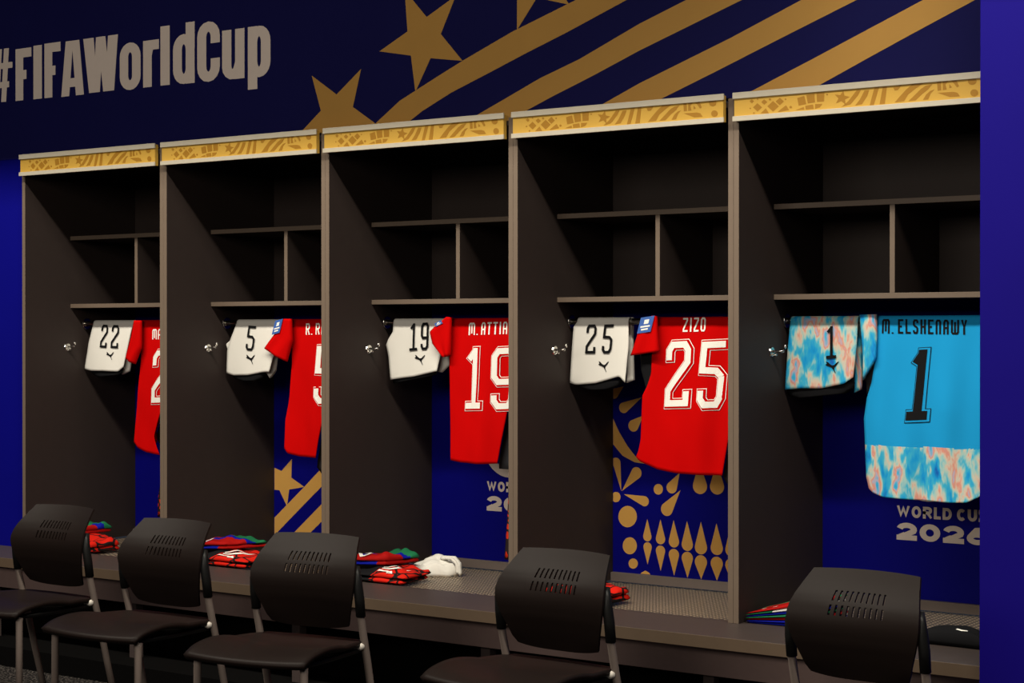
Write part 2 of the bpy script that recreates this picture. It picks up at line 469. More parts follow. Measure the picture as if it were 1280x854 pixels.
WALL_STRIPES = [([(-0.7267, 2.2057), (-0.6666, 2.2515), (-0.5481, 2.3294), (-0.3748, 2.4042), (-0.2491, 2.4566), (-0.0251, 2.5426), (0.1851, 2.6085), (0.2602, 2.6321), (0.4862, 2.6973)], [(-0.5874, 2.1968), (-0.4976, 2.2492), (-0.4397, 2.2817), (-0.3032, 2.3411), (-0.1333, 2.399), (0.0423, 2.4602), (0.2126, 2.5166), (0.465, 2.6071), (0.678, 2.6805)]), ([(-0.2621, 2.215), (-0.1771, 2.251), (-0.0645, 2.2961), (0.0985, 2.3622), (0.2688, 2.4168), (0.5187, 2.5189), (0.7031, 2.5815), (0.8934, 2.6446)], [(-0.079, 2.1998), (0.0353, 2.2477), (0.1576, 2.2938), (0.3244, 2.3521), (0.5188, 2.4253), (0.9161, 2.5585), (1.1003, 2.6206)]), ([(0.2705, 2.2079), (0.3679, 2.2493), (0.5188, 2.3108), (0.8709, 2.4337), (1.135, 2.535), (1.2991, 2.5976)], [(0.4864, 2.2041), (0.6087, 2.2508), (0.8147, 2.3249), (1.0714, 2.4199), (1.3297, 2.514), (1.4903, 2.5755)]), ([(0.8331, 2.204), (0.9611, 2.2522), (1.2009, 2.3473), (1.3574, 2.4105), (1.5543, 2.4898), (1.7001, 2.5487)], [(1.0861, 2.2014), (1.2123, 2.2547), (1.3575, 2.3177), (1.5106, 2.3829), (1.7232, 2.4716), (1.8516, 2.5238)])]
HEADER_MOTIFS = [[(0.0786, 2.2148), (0.087, 2.2072), (0.0786, 2.2009), (0.0702, 2.2084)], [(0.0996, 2.1997), (0.1163, 2.1847), (0.0996, 2.172), (0.0828, 2.187)], [(0.1243, 2.2107), (0.1353, 2.2008), (0.1243, 2.1924), (0.1133, 2.2023)], [(0.1564, 2.2028), (0.1775, 2.1838), (0.1564, 2.1676), (0.1353, 2.1866)], [(0.1809, 2.2117), (0.1959, 2.1982), (0.1809, 2.1867), (0.1658, 2.2002)], [(0.111, 2.1652), (0.13, 2.1807), (0.1413, 2.1633)], [(0.1734, 2.1662), (0.2033, 2.1852), (0.2145, 2.1688), (0.179, 2.1649)], [(0.076, 2.1843), (0.0757, 2.1832), (0.0748, 2.1824), (0.0736, 2.182), (0.0722, 2.1821), (0.071, 2.1826), (0.0701, 2.1836), (0.0698, 2.1847), (0.0701, 2.1858), (0.071, 2.1866), (0.0722, 2.187), (0.0736, 2.1869), (0.0748, 2.1863), (0.0757, 2.1854)], [(0.0897, 2.1676), (0.0894, 2.1664), (0.0884, 2.1654), (0.087, 2.165), (0.0855, 2.1651), (0.0841, 2.1657), (0.0832, 2.1668), (0.0828, 2.168), (0.0832, 2.1692), (0.0841, 2.1702), (0.0855, 2.1706), (0.087, 2.1705), (0.0884, 2.1699), (0.0894, 2.1688)], [(0.103, 2.2131), (0.1027, 2.2119), (0.1018, 2.2109), (0.1004, 2.2105), (0.0989, 2.2106), (0.0975, 2.2112), (0.0965, 2.2123), (0.0962, 2.2136), (0.0965, 2.2148), (0.0975, 2.2157), (0.0989, 2.2161), (0.1004, 2.216), (0.1018, 2.2154), (0.1027, 2.2143)], [(0.1496, 2.2086), (0.1492, 2.207), (0.1479, 2.2058), (0.1461, 2.2051), (0.1441, 2.2053), (0.1423, 2.2061), (0.141, 2.2075), (0.1406, 2.2092), (0.141, 2.2108), (0.1423, 2.212), (0.1441, 2.2126), (0.1461, 2.2125), (0.1479, 2.2116), (0.1492, 2.2102)], [(0.2045, 2.2048), (0.2042, 2.2037), (0.2033, 2.2029), (0.2021, 2.2025), (0.2008, 2.2026), (0.1996, 2.2032), (0.1988, 2.2041), (0.1985, 2.2052), (0.1988, 2.2063), (0.1996, 2.2071), (0.2008, 2.2075), (0.2021, 2.2074), (0.2033, 2.2068), (0.2042, 2.2059)], [(0.225, 2.1775), (0.2245, 2.1757), (0.2232, 2.1744), (0.2212, 2.1737), (0.2191, 2.1739), (0.2171, 2.1748), (0.2158, 2.1763), (0.2153, 2.1781), (0.2158, 2.1798), (0.2171, 2.1812), (0.2191, 2.1818), (0.2212, 2.1817), (0.2232, 2.1807), (0.2245, 2.1792)], [(0.3523, 2.209), (0.3519, 2.2078), (0.351, 2.2069), (0.3497, 2.2065), (0.3483, 2.2066), (0.3469, 2.2072), (0.346, 2.2082), (0.3457, 2.2095), (0.346, 2.2106), (0.3469, 2.2115), (0.3483, 2.212), (0.3497, 2.2119), (0.351, 2.2113), (0.3519, 2.2102)], [(0.2435, 2.2058), (0.2683, 2.2109), (0.2757, 2.1834), (0.2487, 2.1805)], [(0.2757, 2.2135), (0.304, 2.2155), (0.3063, 2.1875), (0.2813, 2.1852)], [(0.3117, 2.2171), (0.3392, 2.217), (0.3381, 2.1875), (0.3136, 2.1879)], [(0.2387, 2.1672), (0.2665, 2.1747), (0.2695, 2.1661)], [(0.272, 2.1783), (0.2997, 2.1808), (0.3026, 2.166), (0.2739, 2.1658)], [(0.307, 2.1812), (0.3326, 2.1804), (0.3235, 2.1693), (0.307, 2.1658)], [(0.4056, 2.2174), (0.4096, 2.2008), (0.4285, 2.1956), (0.4116, 2.1886), (0.4131, 2.1718), (0.3987, 2.1841), (0.3805, 2.179), (0.3886, 2.1936), (0.3759, 2.2072), (0.3954, 2.204)], [(0.4517, 2.2151), (0.466, 2.2147), (0.4553, 2.1971), (0.4303, 2.1713), (0.3997, 2.1657), (0.4231, 2.1825)], [(0.4784, 2.2123), (0.4944, 2.2126), (0.4873, 2.1943), (0.4695, 2.1687), (0.4464, 2.1666), (0.4624, 2.1844)], [(0.5118, 2.2179), (0.5277, 2.2183), (0.5101, 2.1639), (0.4959, 2.1637)], [(0.54, 2.2183), (0.554, 2.2185), (0.547, 2.1644), (0.5295, 2.1644)], [(0.575, 2.2139), (0.6028, 2.2188), (0.5907, 2.2046), (0.5802, 2.2039)], [(0.6392, 2.22), (0.6769, 2.2203), (0.6495, 2.2049), (0.6254, 2.1886), (0.6115, 2.1679), (0.5802, 2.1661), (0.5976, 2.1845), (0.6184, 2.2041)], [(0.7042, 2.2144), (0.6906, 2.1989), (0.6701, 2.1854), (0.6495, 2.1674), (0.6254, 2.1669), (0.6461, 2.1841), (0.6667, 2.2021), (0.6838, 2.2114)], [(0.7111, 2.1968), (0.6992, 2.1864), (0.6906, 2.1675), (0.6735, 2.1672), (0.6838, 2.183), (0.6974, 2.1939)], [(0.7195, 2.2201), (0.7314, 2.2207), (0.7331, 2.1929), (0.7213, 2.1922)], [(0.7382, 2.2208), (0.7568, 2.2209), (0.7466, 2.2097), (0.751, 2.1937), (0.7382, 2.1931)], [(0.7591, 2.2103), (0.7679, 2.1993), (0.7591, 2.1969)], [(0.7652, 2.2202), (0.7813, 2.2202), (0.7904, 2.2012), (0.7837, 2.1975), (0.7753, 2.2091)], [(0.7213, 2.1857), (0.7719, 2.1851), (0.7854, 2.1811), (0.7937, 2.1693), (0.7618, 2.1694)], [(0.846, 2.2127), (0.8446, 2.2075), (0.8408, 2.2035), (0.8352, 2.2015), (0.829, 2.2019), (0.8234, 2.2047), (0.8195, 2.2093), (0.8181, 2.2148), (0.8195, 2.2201), (0.8234, 2.2241), (0.829, 2.2261), (0.8352, 2.2256), (0.8408, 2.2228), (0.8446, 2.2182)], [(0.8513, 2.1756), (0.8501, 2.1708), (0.8466, 2.1672), (0.8415, 2.1653), (0.8359, 2.1657), (0.8309, 2.1683), (0.8274, 2.1724), (0.8261, 2.1774), (0.8274, 2.1821), (0.8309, 2.1858), (0.8359, 2.1876), (0.8415, 2.1872), (0.8466, 2.1846), (0.8501, 2.1805)]]
BAY2_STAR = [(-1.7697, 0.8218), (-1.7353, 0.8116), (-1.6732, 0.8679), (-1.6763, 0.7841), (-1.5994, 0.7461), (-1.6888, 0.73), (-1.7025, 0.6533), (-1.7479, 0.7237), (-1.8138, 0.726), (-1.7855, 0.7742), (-1.8137, 0.8339)]
BAY2_STRIPES = [([(-1.814, 0.571), (-1.7699, 0.6041), (-1.5964, 0.7485), (-1.4811, 0.8482), (-1.4211, 0.8987)], [(-1.8014, 0.4967), (-1.7575, 0.5347), (-1.6087, 0.66), (-1.4781, 0.7682), (-1.4093, 0.824)]), ([(-1.7076, 0.4983), (-1.6549, 0.5414), (-1.4782, 0.6903), (-1.4093, 0.7487)], [(-1.6088, 0.505), (-1.5569, 0.5477), (-1.4782, 0.6124), (-1.4094, 0.6689)])]
BAY4_DROPS = [((0.1527, 1.1853), (0.0694, 1.1422), 0.0213), ((0.1582, 1.1139), (0.114, 1.0725), 0.0233), ((0.0693, 1.2268), (0.0244, 1.1971), 0.0203), ((0.0583, 0.813), (0.0335, 0.9226), 0.0214), ((0.0616, 0.8132), (0.1274, 0.8873), 0.0233), ((0.0695, 0.8011), (0.1639, 0.7783), 0.0199), ((0.3215, 0.8971), (0.286, 0.8379), 0.0227), ((0.3247, 0.8295), (0.2644, 0.7526), 0.026), ((0.4067, 0.943), (0.4099, 0.8497), 0.0307), ((0.4834, 0.9462), (0.4834, 0.8515), 0.0302), ((0.1771, 0.7095), (0.1771, 0.6409), 0.0187), ((0.2362, 0.7112), (0.2362, 0.6353), 0.0207), ((0.2947, 0.7119), (0.2958, 0.6289), 0.0227), ((0.3537, 0.7127), (0.3548, 0.6217), 0.0246), ((0.4142, 0.7136), (0.4143, 0.6145), 0.0264), ((0.4814, 0.7112), (0.4825, 0.6165), 0.0261), ((0.5428, 0.7104), (0.5449, 0.6144), 0.0258), ((0.6096, 0.7081), (0.6096, 0.6116), 0.0256), ((0.1783, 0.5314), (0.1783, 0.6), 0.0187), ((0.2374, 0.5112), (0.2362, 0.5889), 0.0207), ((0.2969, 0.4969), (0.2958, 0.578), 0.0227), ((0.3559, 0.4809), (0.3548, 0.5691), 0.0246), ((0.4154, 0.4782), (0.4143, 0.5585), 0.0265), ((0.4837, 0.4782), (0.4826, 0.558), 0.0261), ((0.546, 0.4759), (0.5449, 0.5562), 0.0258), ((0.6097, 0.4738), (0.6097, 0.5565), 0.0256)]
BAY4_DISCS = [[(0.0549, 0.7888), (0.0542, 0.7835), (0.0521, 0.7785), (0.0487, 0.7741), (0.0443, 0.7707), (0.0391, 0.7684), (0.0336, 0.7674), (0.028, 0.7678), (0.0229, 0.7695), (0.0184, 0.7725), (0.015, 0.7765), (0.0129, 0.7813), (0.0122, 0.7865), (0.0129, 0.7918), (0.015, 0.7968), (0.0184, 0.8011), (0.0229, 0.8046), (0.028, 0.8069), (0.0336, 0.8079), (0.0391, 0.8075), (0.0443, 0.8057), (0.0487, 0.8027), (0.0521, 0.7987), (0.0542, 0.7939)], [(0.247, 0.8293), (0.2463, 0.8239), (0.2442, 0.8187), (0.241, 0.8143), (0.2367, 0.8107), (0.2317, 0.8084), (0.2263, 0.8074), (0.221, 0.8078), (0.216, 0.8096), (0.2117, 0.8127), (0.2084, 0.8169), (0.2063, 0.8218), (0.2056, 0.8272), (0.2063, 0.8326), (0.2083, 0.8378), (0.2116, 0.8423), (0.2159, 0.8458), (0.2209, 0.8482), (0.2263, 0.8491), (0.2317, 0.8487), (0.2367, 0.8468), (0.2409, 0.8437), (0.2442, 0.8396), (0.2463, 0.8347)], [(0.1296, 0.7162), (0.1282, 0.7052), (0.124, 0.6948), (0.1173, 0.6857), (0.1086, 0.6784), (0.0984, 0.6736), (0.0874, 0.6714), (0.0764, 0.6722), (0.0662, 0.6758), (0.0574, 0.682), (0.0506, 0.6903), (0.0463, 0.7003), (0.0448, 0.7111), (0.0463, 0.7222), (0.0506, 0.7327), (0.0573, 0.7418), (0.0661, 0.7491), (0.0764, 0.7539), (0.0874, 0.7559), (0.0983, 0.7551), (0.1085, 0.7515), (0.1173, 0.7453), (0.124, 0.7369), (0.1282, 0.727)], [(0.1297, 0.6014), (0.1286, 0.5927), (0.1254, 0.5844), (0.1203, 0.5771), (0.1136, 0.5713), (0.1058, 0.5673), (0.0975, 0.5656), (0.0891, 0.5661), (0.0813, 0.5689), (0.0746, 0.5738), (0.0694, 0.5804), (0.0662, 0.5883), (0.0651, 0.5969), (0.0662, 0.6057), (0.0694, 0.6141), (0.0746, 0.6214), (0.0813, 0.6272), (0.0891, 0.6311), (0.0975, 0.6328), (0.1058, 0.6322), (0.1136, 0.6293), (0.1203, 0.6244), (0.1254, 0.6179), (0.1286, 0.61)], [(0.1342, 0.5319), (0.1334, 0.5266), (0.1313, 0.5216), (0.128, 0.5172), (0.1236, 0.5137), (0.1185, 0.5113), (0.1131, 0.5102), (0.1076, 0.5105), (0.1025, 0.5121), (0.0981, 0.5149), (0.0948, 0.5189), (0.0927, 0.5236), (0.0919, 0.5287), (0.0926, 0.534), (0.0948, 0.539), (0.0981, 0.5434), (0.1025, 0.547), (0.1076, 0.5493), (0.1131, 0.5504), (0.1185, 0.5501), (0.1236, 0.5485), (0.128, 0.5456), (0.1313, 0.5417), (0.1334, 0.537)]]
BAY4_HALF = [(0.1463, 0.486), (0.1508, 0.4978), (0.1684, 0.5068), (0.1838, 0.5004), (0.1904, 0.4847)]
BAY4_CRESCENT = [(-0.0151, 1.1382), (0.0188, 1.0976), (0.047, 1.0483), (0.0862, 0.992), (0.1251, 0.9504), (0.166, 0.9253), (0.1196, 0.9291), (0.0638, 0.9527), (0.0189, 0.9963), (-0.0151, 1.027)]
J22 = {'left': [(-2.3037, 1.497), (-2.2978, 1.3689), (-2.3015, 1.3134), (-2.3163, 1.2107), (-2.3336, 1.0564), (-2.3472, 0.9377)], 'right': [(-2.0763, 1.496), (-2.1598, 1.0949), (-2.2078, 0.9622), (-2.1672, 0.8866)], 'hem': [(-2.3472, 0.9377), (-2.3228, 0.9129), (-2.2621, 0.8939), (-2.1672, 0.8866)], 'digits': [('2', [(-2.2232, 1.1205), (-2.104, 1.1266), (-2.2072, 1.3566)])], 'name': [(-2.2216, 1.4075), (-2.1653, 1.4085), (-2.2215, 1.4542)], 'sl': [(-2.3122, 1.4942), (-2.3306, 1.4244), (-2.3699, 1.3218)], 'sr': [(-2.2638, 1.4941), (-2.2639, 1.3693), (-2.3089, 1.295)]}
J5 = {'left': [(-1.3922, 1.4978), (-1.3841, 1.403), (-1.3818, 1.3152), (-1.396, 1.1745), (-1.416, 1.0684), (-1.4172, 0.998), (-1.4184, 0.9451)], 'right': [(-1.1454, 1.4941), (-1.1738, 1.2567), (-1.2045, 1.0744), (-1.2423, 0.9109)], 'hem': [(-1.4184, 0.9451), (-1.3985, 0.9239), (-1.3402, 0.9121), (-1.2423, 0.9109)], 'digits': [('5', [(-1.2478, 1.1383), (-1.1343, 1.1427), (-1.2419, 1.3816)])], 'name': [(-1.3016, 1.4293), (-1.1929, 1.4311), (-1.3016, 1.4773)], 'sl': [(-1.4043, 1.4976), (-1.4514, 1.4381), (-1.5166, 1.3718)], 'sr': [(-1.3577, 1.4974), (-1.3531, 1.4032), (-1.387, 1.3138)], 'patch': [(-1.461, 1.4293), (-1.4174, 1.4381), (-1.4409, 1.489)]}
J19 = {'left': [(-0.5466, 1.4998), (-0.5456, 1.4242), (-0.5434, 1.3468), (-0.5413, 1.2093), (-0.5392, 1.0718), (-0.536, 0.9301)], 'right': [(-0.2201, 1.4982), (-0.2252, 1.2989), (-0.2456, 1.2064), (-0.2814, 1.0543), (-0.3143, 0.9249)], 'hem': [(-0.536, 0.9301), (-0.4902, 0.9226), (-0.4058, 0.9202), (-0.3143, 0.9249)], 'digits': [('1', [(-0.4668, 1.1364), (-0.3849, 1.1401), (-0.4562, 1.3756)]), ('9', [(-0.3391, 1.137), (-0.2303, 1.1422), (-0.3308, 1.3763)])], 'name': [(-0.4499, 1.4285), (-0.2639, 1.4329), (-0.4478, 1.4772)], 'sl': [(-0.5388, 1.5013), (-0.5892, 1.4714), (-0.627, 1.4414), (-0.6108, 1.394), (-0.557, 1.3402)], 'sr': [(-0.5142, 1.4994), (-0.5143, 1.4499), (-0.5164, 1.3986), (-0.5196, 1.3687), (-0.5228, 1.349)], 'patch': [(-0.5822, 1.462), (-0.55, 1.4756), (-0.5908, 1.474)]}
J25 = {'left': [(0.3864, 1.4993), (0.3884, 1.3666), (0.3846, 1.3003), (0.3693, 1.2544), (0.3502, 1.2166), (0.3463, 1.1417), (0.3444, 1.0583), (0.3339, 1.008), (0.3242, 0.9784)], 'right': [(0.7561, 1.4933), (0.7383, 1.3286), (0.707, 1.0785), (0.6754, 0.9238)], 'hem': [(0.3242, 0.9784), (0.3387, 0.9623), (0.4058, 0.9345), (0.5002, 0.9239), (0.5931, 0.9224), (0.6754, 0.9238)], 'digits': [('2', [(0.4389, 1.1663), (0.5421, 1.1713), (0.4511, 1.4041)]), ('5', [(0.5791, 1.164), (0.6816, 1.1689), (0.5901, 1.4045)])], 'name': [(0.5158, 1.4412), (0.6094, 1.4428), (0.5177, 1.492)], 'sl': [(0.4012, 1.5006), (0.3429, 1.4495), (0.3093, 1.3531)], 'sr': [(0.4239, 1.4988), (0.4268, 1.433), (0.4335, 1.3705)], 'patch': [(0.3449, 1.4346), (0.4022, 1.4421), (0.3621, 1.4933)], 'ul': [(0.331, 1.3562), (0.3349, 1.2996), (0.3513, 1.2499), (0.3618, 1.2168)], 'ur': [(0.3905, 1.3666), (0.3867, 1.3002), (0.3772, 1.2503), (0.3676, 1.2169)]}
J1 = {'left': [(1.2651, 1.5009), (1.2652, 1.3492), (1.2492, 1.2686), (1.2302, 1.2145), (1.2188, 1.1426), (1.2236, 1.062), (1.2305, 0.9457), (1.24, 0.9059), (1.2543, 0.8932)], 'right': [(1.6648, 1.4985), (1.6652, 1.2152), (1.6611, 1.0432), (1.6533, 0.9182)], 'hem': [(1.2543, 0.8932), (1.2923, 0.8791), (1.4044, 0.8763), (1.5322, 0.8737), (1.586, 0.8775), (1.6242, 0.8969), (1.6533, 0.9182)], 'digits': [('1', [(1.3735, 1.1425), (1.4455, 1.1472), (1.3973, 1.3794)])], 'name': [(1.2869, 1.4358), (1.5835, 1.4315), (1.2869, 1.4848)], 'sl': [(1.2098, 1.4993), (1.2195, 1.3848), (1.2215, 1.2731)], 'sr': [(1.2735, 1.5007), (1.2746, 1.4207), (1.2737, 1.3566)], 'ul': [(1.2145, 1.2787), (1.226, 1.2682), (1.2289, 1.2234)], 'ur': [(1.2659, 1.3581), (1.2621, 1.3045), (1.2479, 1.264)], 'band': [(1.2217, 1.0592), (1.624, 1.0547)]}
S22 = {'left': [(-2.6144, 1.5026), (-2.6464, 1.3891), (-2.6825, 1.2688)], 'right': [(-2.35, 1.4946), (-2.3772, 1.39), (-2.4118, 1.2823)], 'hem': [(-2.6825, 1.2688), (-2.6275, 1.2607), (-2.5516, 1.2608), (-2.4515, 1.2586), (-2.4118, 1.2823)], 'cat': [(-2.5198, 1.3493), (-2.5122, 1.3471), (-2.506, 1.3414), (-2.4965, 1.3365), (-2.4894, 1.338), (-2.4823, 1.3445), (-2.4742, 1.3495), (-2.4733, 1.3474), (-2.4809, 1.3373), (-2.4885, 1.3301), (-2.4894, 1.3247), (-2.4857, 1.3164), (-2.4833, 1.3111), (-2.4866, 1.3132), (-2.4932, 1.3236), (-2.4989, 1.3293), (-2.5084, 1.3328), (-2.5156, 1.3345), (-2.5217, 1.3388), (-2.516, 1.3414)], 'digits': [('2', [(-2.564, 1.3702), (-2.52, 1.3678), (-2.5512, 1.4763)]), ('2', [(-2.4924, 1.368), (-2.4451, 1.3665), (-2.4823, 1.4744)])], 'leg': ([(-2.4079, 1.4847), (-2.449, 1.2943), (-2.4678, 1.2438)], [(-2.3832, 1.4889), (-2.4031, 1.3552), (-2.4156, 1.2618)]), 'lining': ([(-2.6748, 1.2793), (-2.6301, 1.2422), (-2.5958, 1.2313)], [(-2.4279, 1.2734), (-2.4329, 1.2535), (-2.4503, 1.2446)])}
S5 = {'left': [(-1.7036, 1.4983), (-1.7368, 1.4155), (-1.7566, 1.3613), (-1.7592, 1.262)], 'right': [(-1.445, 1.4954), (-1.4688, 1.3851), (-1.5104, 1.2697)], 'hem': [(-1.7592, 1.262), (-1.7222, 1.2517), (-1.6367, 1.2538), (-1.5523, 1.2674), (-1.5104, 1.2697)], 'cat': [(-1.6424, 1.3428), (-1.6342, 1.3404), (-1.6276, 1.334), (-1.6174, 1.3284), (-1.6098, 1.3301), (-1.6022, 1.3374), (-1.5936, 1.3431), (-1.5926, 1.3407), (-1.6007, 1.3293), (-1.6088, 1.3212), (-1.6098, 1.3151), (-1.6058, 1.3059), (-1.6032, 1.2998), (-1.6068, 1.3022), (-1.6139, 1.3139), (-1.62, 1.3203), (-1.6302, 1.3242), (-1.6378, 1.3262), (-1.6444, 1.331), (-1.6383, 1.3339)], 'digits': [('5', [(-1.6463, 1.362), (-1.5979, 1.3596), (-1.6329, 1.4694)])], 'leg': ([(-1.5296, 1.3846), (-1.5753, 1.2682), (-1.5489, 1.2399)], [(-1.4914, 1.4114), (-1.5058, 1.3046), (-1.5118, 1.2796)]), 'lining': ([(-1.757, 1.2664), (-1.7299, 1.2379), (-1.6808, 1.2278)], [(-1.5501, 1.269), (-1.5597, 1.2422), (-1.5958, 1.2309)]), 'flap': ([(-1.7382, 1.4092), (-1.7753, 1.3883), (-1.758, 1.3604)], [(-1.7197, 1.411), (-1.7259, 1.384), (-1.7457, 1.3587)])}
S19 = {'left': [(-0.8306, 1.5012), (-0.8328, 1.4414), (-0.8564, 1.4106), (-0.8666, 1.3885), (-0.8531, 1.3401), (-0.8419, 1.246)], 'right': [(-0.581, 1.4974), (-0.581, 1.381), (-0.6059, 1.2842)], 'hem': [(-0.8419, 1.246), (-0.7949, 1.2529), (-0.7283, 1.2599), (-0.6059, 1.2842)], 'cat': [(-0.7168, 1.3486), (-0.7083, 1.3463), (-0.7014, 1.3401), (-0.6909, 1.3346), (-0.683, 1.3363), (-0.6751, 1.3434), (-0.6662, 1.349), (-0.6652, 1.3466), (-0.6736, 1.3356), (-0.682, 1.3276), (-0.683, 1.3217), (-0.6788, 1.3127), (-0.6762, 1.3068), (-0.6799, 1.3091), (-0.6872, 1.3205), (-0.6935, 1.3267), (-0.7041, 1.3306), (-0.712, 1.3325), (-0.7189, 1.3372), (-0.7125, 1.34)], 'digits': [('1', [(-0.7448, 1.3645), (-0.704, 1.3674), (-0.7415, 1.4746)]), ('9', [(-0.6876, 1.3675), (-0.6482, 1.3703), (-0.6842, 1.4779)])], 'leg': ([(-0.615, 1.3893), (-0.6281, 1.3197), (-0.6346, 1.2814)], [(-0.5847, 1.3894), (-0.575, 1.3072), (-0.6129, 1.2782)]), 'lining': ([(-0.8438, 1.2564), (-0.8449, 1.237), (-0.8415, 1.23)], [(-0.6163, 1.2899), (-0.6195, 1.2726), (-0.625, 1.2682)]), 'flap': ([(-0.8405, 1.4238), (-0.8902, 1.3884), (-0.8586, 1.3427)], [(-0.8259, 1.4239), (-0.8372, 1.3886), (-0.8428, 1.3402)])}
S25 = {'left': [(0.059, 1.5013), (0.0428, 1.4615), (0.0344, 1.3596), (0.0275, 1.2477)], 'right': [(0.2841, 1.4974), (0.2863, 1.3919), (0.2752, 1.2767), (0.273, 1.2517)], 'hem': [(0.0275, 1.2477), (0.0521, 1.2403), (0.1397, 1.2476), (0.2484, 1.2756), (0.273, 1.2517)], 'cat': [(0.1561, 1.3309), (0.1634, 1.3286), (0.1693, 1.3225), (0.1784, 1.3172), (0.1852, 1.3188), (0.192, 1.3258), (0.1997, 1.3313), (0.2006, 1.329), (0.1933, 1.3181), (0.1861, 1.3103), (0.1852, 1.3045), (0.1888, 1.2956), (0.1911, 1.2898), (0.1879, 1.2921), (0.1816, 1.3033), (0.1761, 1.3094), (0.167, 1.3132), (0.1602, 1.315), (0.1543, 1.3196), (0.1597, 1.3224)], 'digits': [('2', [(0.0974, 1.3592), (0.1419, 1.3595), (0.1052, 1.4691)]), ('5', [(0.1693, 1.3597), (0.2146, 1.3608), (0.1783, 1.4689)])], 'leg': ([(0.2591, 1.4959), (0.2569, 1.353), (0.2502, 1.2493)], [(0.2815, 1.4958), (0.2793, 1.3917), (0.2861, 1.2626)]), 'lining': ([(0.0331, 1.2496), (0.0656, 1.2286), (0.1071, 1.2204)], [(0.2592, 1.2629), (0.239, 1.2394), (0.1939, 1.227)])}
S1 = {'left': [(0.9454, 1.501), (0.9354, 1.374), (0.9234, 1.2385)], 'right': [(1.1982, 1.4995), (1.1926, 1.3845), (1.1821, 1.2855)], 'hem': [(0.9234, 1.2385), (0.9908, 1.2443), (1.0602, 1.2446), (1.1483, 1.2625), (1.1821, 1.2855)], 'cat': [(1.0804, 1.3391), (1.0886, 1.3368), (1.0952, 1.3305), (1.1054, 1.3251), (1.113, 1.3268), (1.1206, 1.3339), (1.1292, 1.3395), (1.1302, 1.3372), (1.1221, 1.3261), (1.114, 1.3182), (1.113, 1.3123), (1.1171, 1.3033), (1.1196, 1.2974), (1.1161, 1.2997), (1.109, 1.311), (1.1029, 1.3172), (1.0927, 1.3211), (1.085, 1.323), (1.0784, 1.3276), (1.0845, 1.3304)], 'digits': [('1', [(1.0828, 1.3477), (1.121, 1.3507), (1.0827, 1.4594)])], 'leg': ([(1.1701, 1.4928), (1.1684, 1.3117), (1.1655, 1.2301)], [(1.1914, 1.4927), (1.1974, 1.303), (1.1955, 1.2443)]), 'lining': ([(0.9205, 1.2465), (0.9266, 1.2171), (0.9619, 1.2077)], [(1.1786, 1.2835), (1.1815, 1.2493), (1.1496, 1.2289)])}
DARK = {'22': [(-2.1882, 1.4969), (-2.1886, 1.2113), (-2.2285, 1.0781), (-2.2771, 0.9542), (-2.2372, 0.9153)], '5': [(-1.1991, 1.4947), (-1.2566, 1.066), (-1.2936, 0.9024), (-1.3028, 0.8669), (-1.274, 0.8375)], '19': [(-0.2634, 1.4989), (-0.2861, 1.2039), (-0.3545, 0.9193), (-0.3503, 0.8999)], '25': [(0.7237, 1.4939), (0.6768, 1.0745), (0.6467, 0.9182), (0.6422, 0.9058), (0.6605, 0.8903)]}
PATTERNED = {'22': [(-2.049, 0.9273), (-2.0692, 0.7772), (-2.0863, 0.7052), (-2.0895, 0.6196)], '19': [(-0.1772, 0.9359), (-0.1883, 0.8434), (-0.1995, 0.6893), (-0.2108, 0.5687)], '25': [(0.7651, 0.8068), (0.7621, 0.6655), (0.7574, 0.5805), (0.7558, 0.5324)]}

# ------------------------------------------------------------------ the setting
def structure(name, material, *box, bevel=0.0):
    return tag(bxo(name, material, None, *box, bevel=bevel), kind='structure')

structure('floor', M['carpet'], -7, 7, -8, 0.75, -0.05, 0.0)
wall_back = structure('wall_back', M['navy_wall'], -5.2, 3.3, 0.03, 0.10, 2.232, 3.60)
structure('wall_left', M['navy'], -5.2, -2.705, 0.03, 0.10, 0.0, 2.231)
structure('wall_right', M['bluepaint'], 1.857, 3.30, -0.30, 0.029, 0.0, 3.60, bevel=0.003)
structure('ceiling', M['laminate'], -5.2, 1.856, -0.985, 0.029, 3.165, 3.40)

# printed graphics on the upper wall
SLANTED = {'A': [[(0, 0), (.35, 0), (.50, .84), (.50, 1), (.20, 1)], [(1, 0), (.65, 0), (.50, .84), (.50, 1), (.80, 1)], [(.28, .16), (.72, .16), (.66, .32), (.34, .32)]],
           'W': [[(0, 1), (.30, 1), (.43, 0), (.17, 0)], [(.37, 1), (.58, 1), (.48, 0), (.30, 0)], [(.42, 1), (.64, 1), (.80, 0), (.58, 0)], [(.72, 1), (1, 1), (.89, 0), (.62, 0)]]}
m = MB()
for ch, x0, x1, z0, z1 in HASHTAG:
    if ch in 'Il': 
        m.poly([(x0, z0), (x1, z0), (x1, z1), (x0, z1)], 0.0288, 0.0012)
        continue
    if ch in 'AW':
        for i, pl in enumerate(SLANTED[ch]):
            m.poly([(x0 + (x1 - x0) * u, z0 + (z1 - z0) * v) for u, v in pl], 0.0288 - 0.0001 * i, 0.0012)
        continue
    for q in glyph(ch, HEAVY, (x0, z0), (x1, z0), (x0, z1), 0.052 if ch not in '#' else 0.034, squash=0.80):
        m.poly([(p[0], p[1]) for p in q[:4]], 0.0288 - 0.0001 * q[4], 0.0012)
tag(m.build('lettering', M['white_print'], wall_back), label='large pale hashtag lettering on the dark blue wall')
for s in WALL_STARS:
    MB().poly(s, 0.0286, 0.0014).build('star', M['gold'], wall_back)
for a, b in WALL_STRIPES:
    band_between(a, b, 0.0284, 0.0016).build('stripe', M['gold'], wall_back)

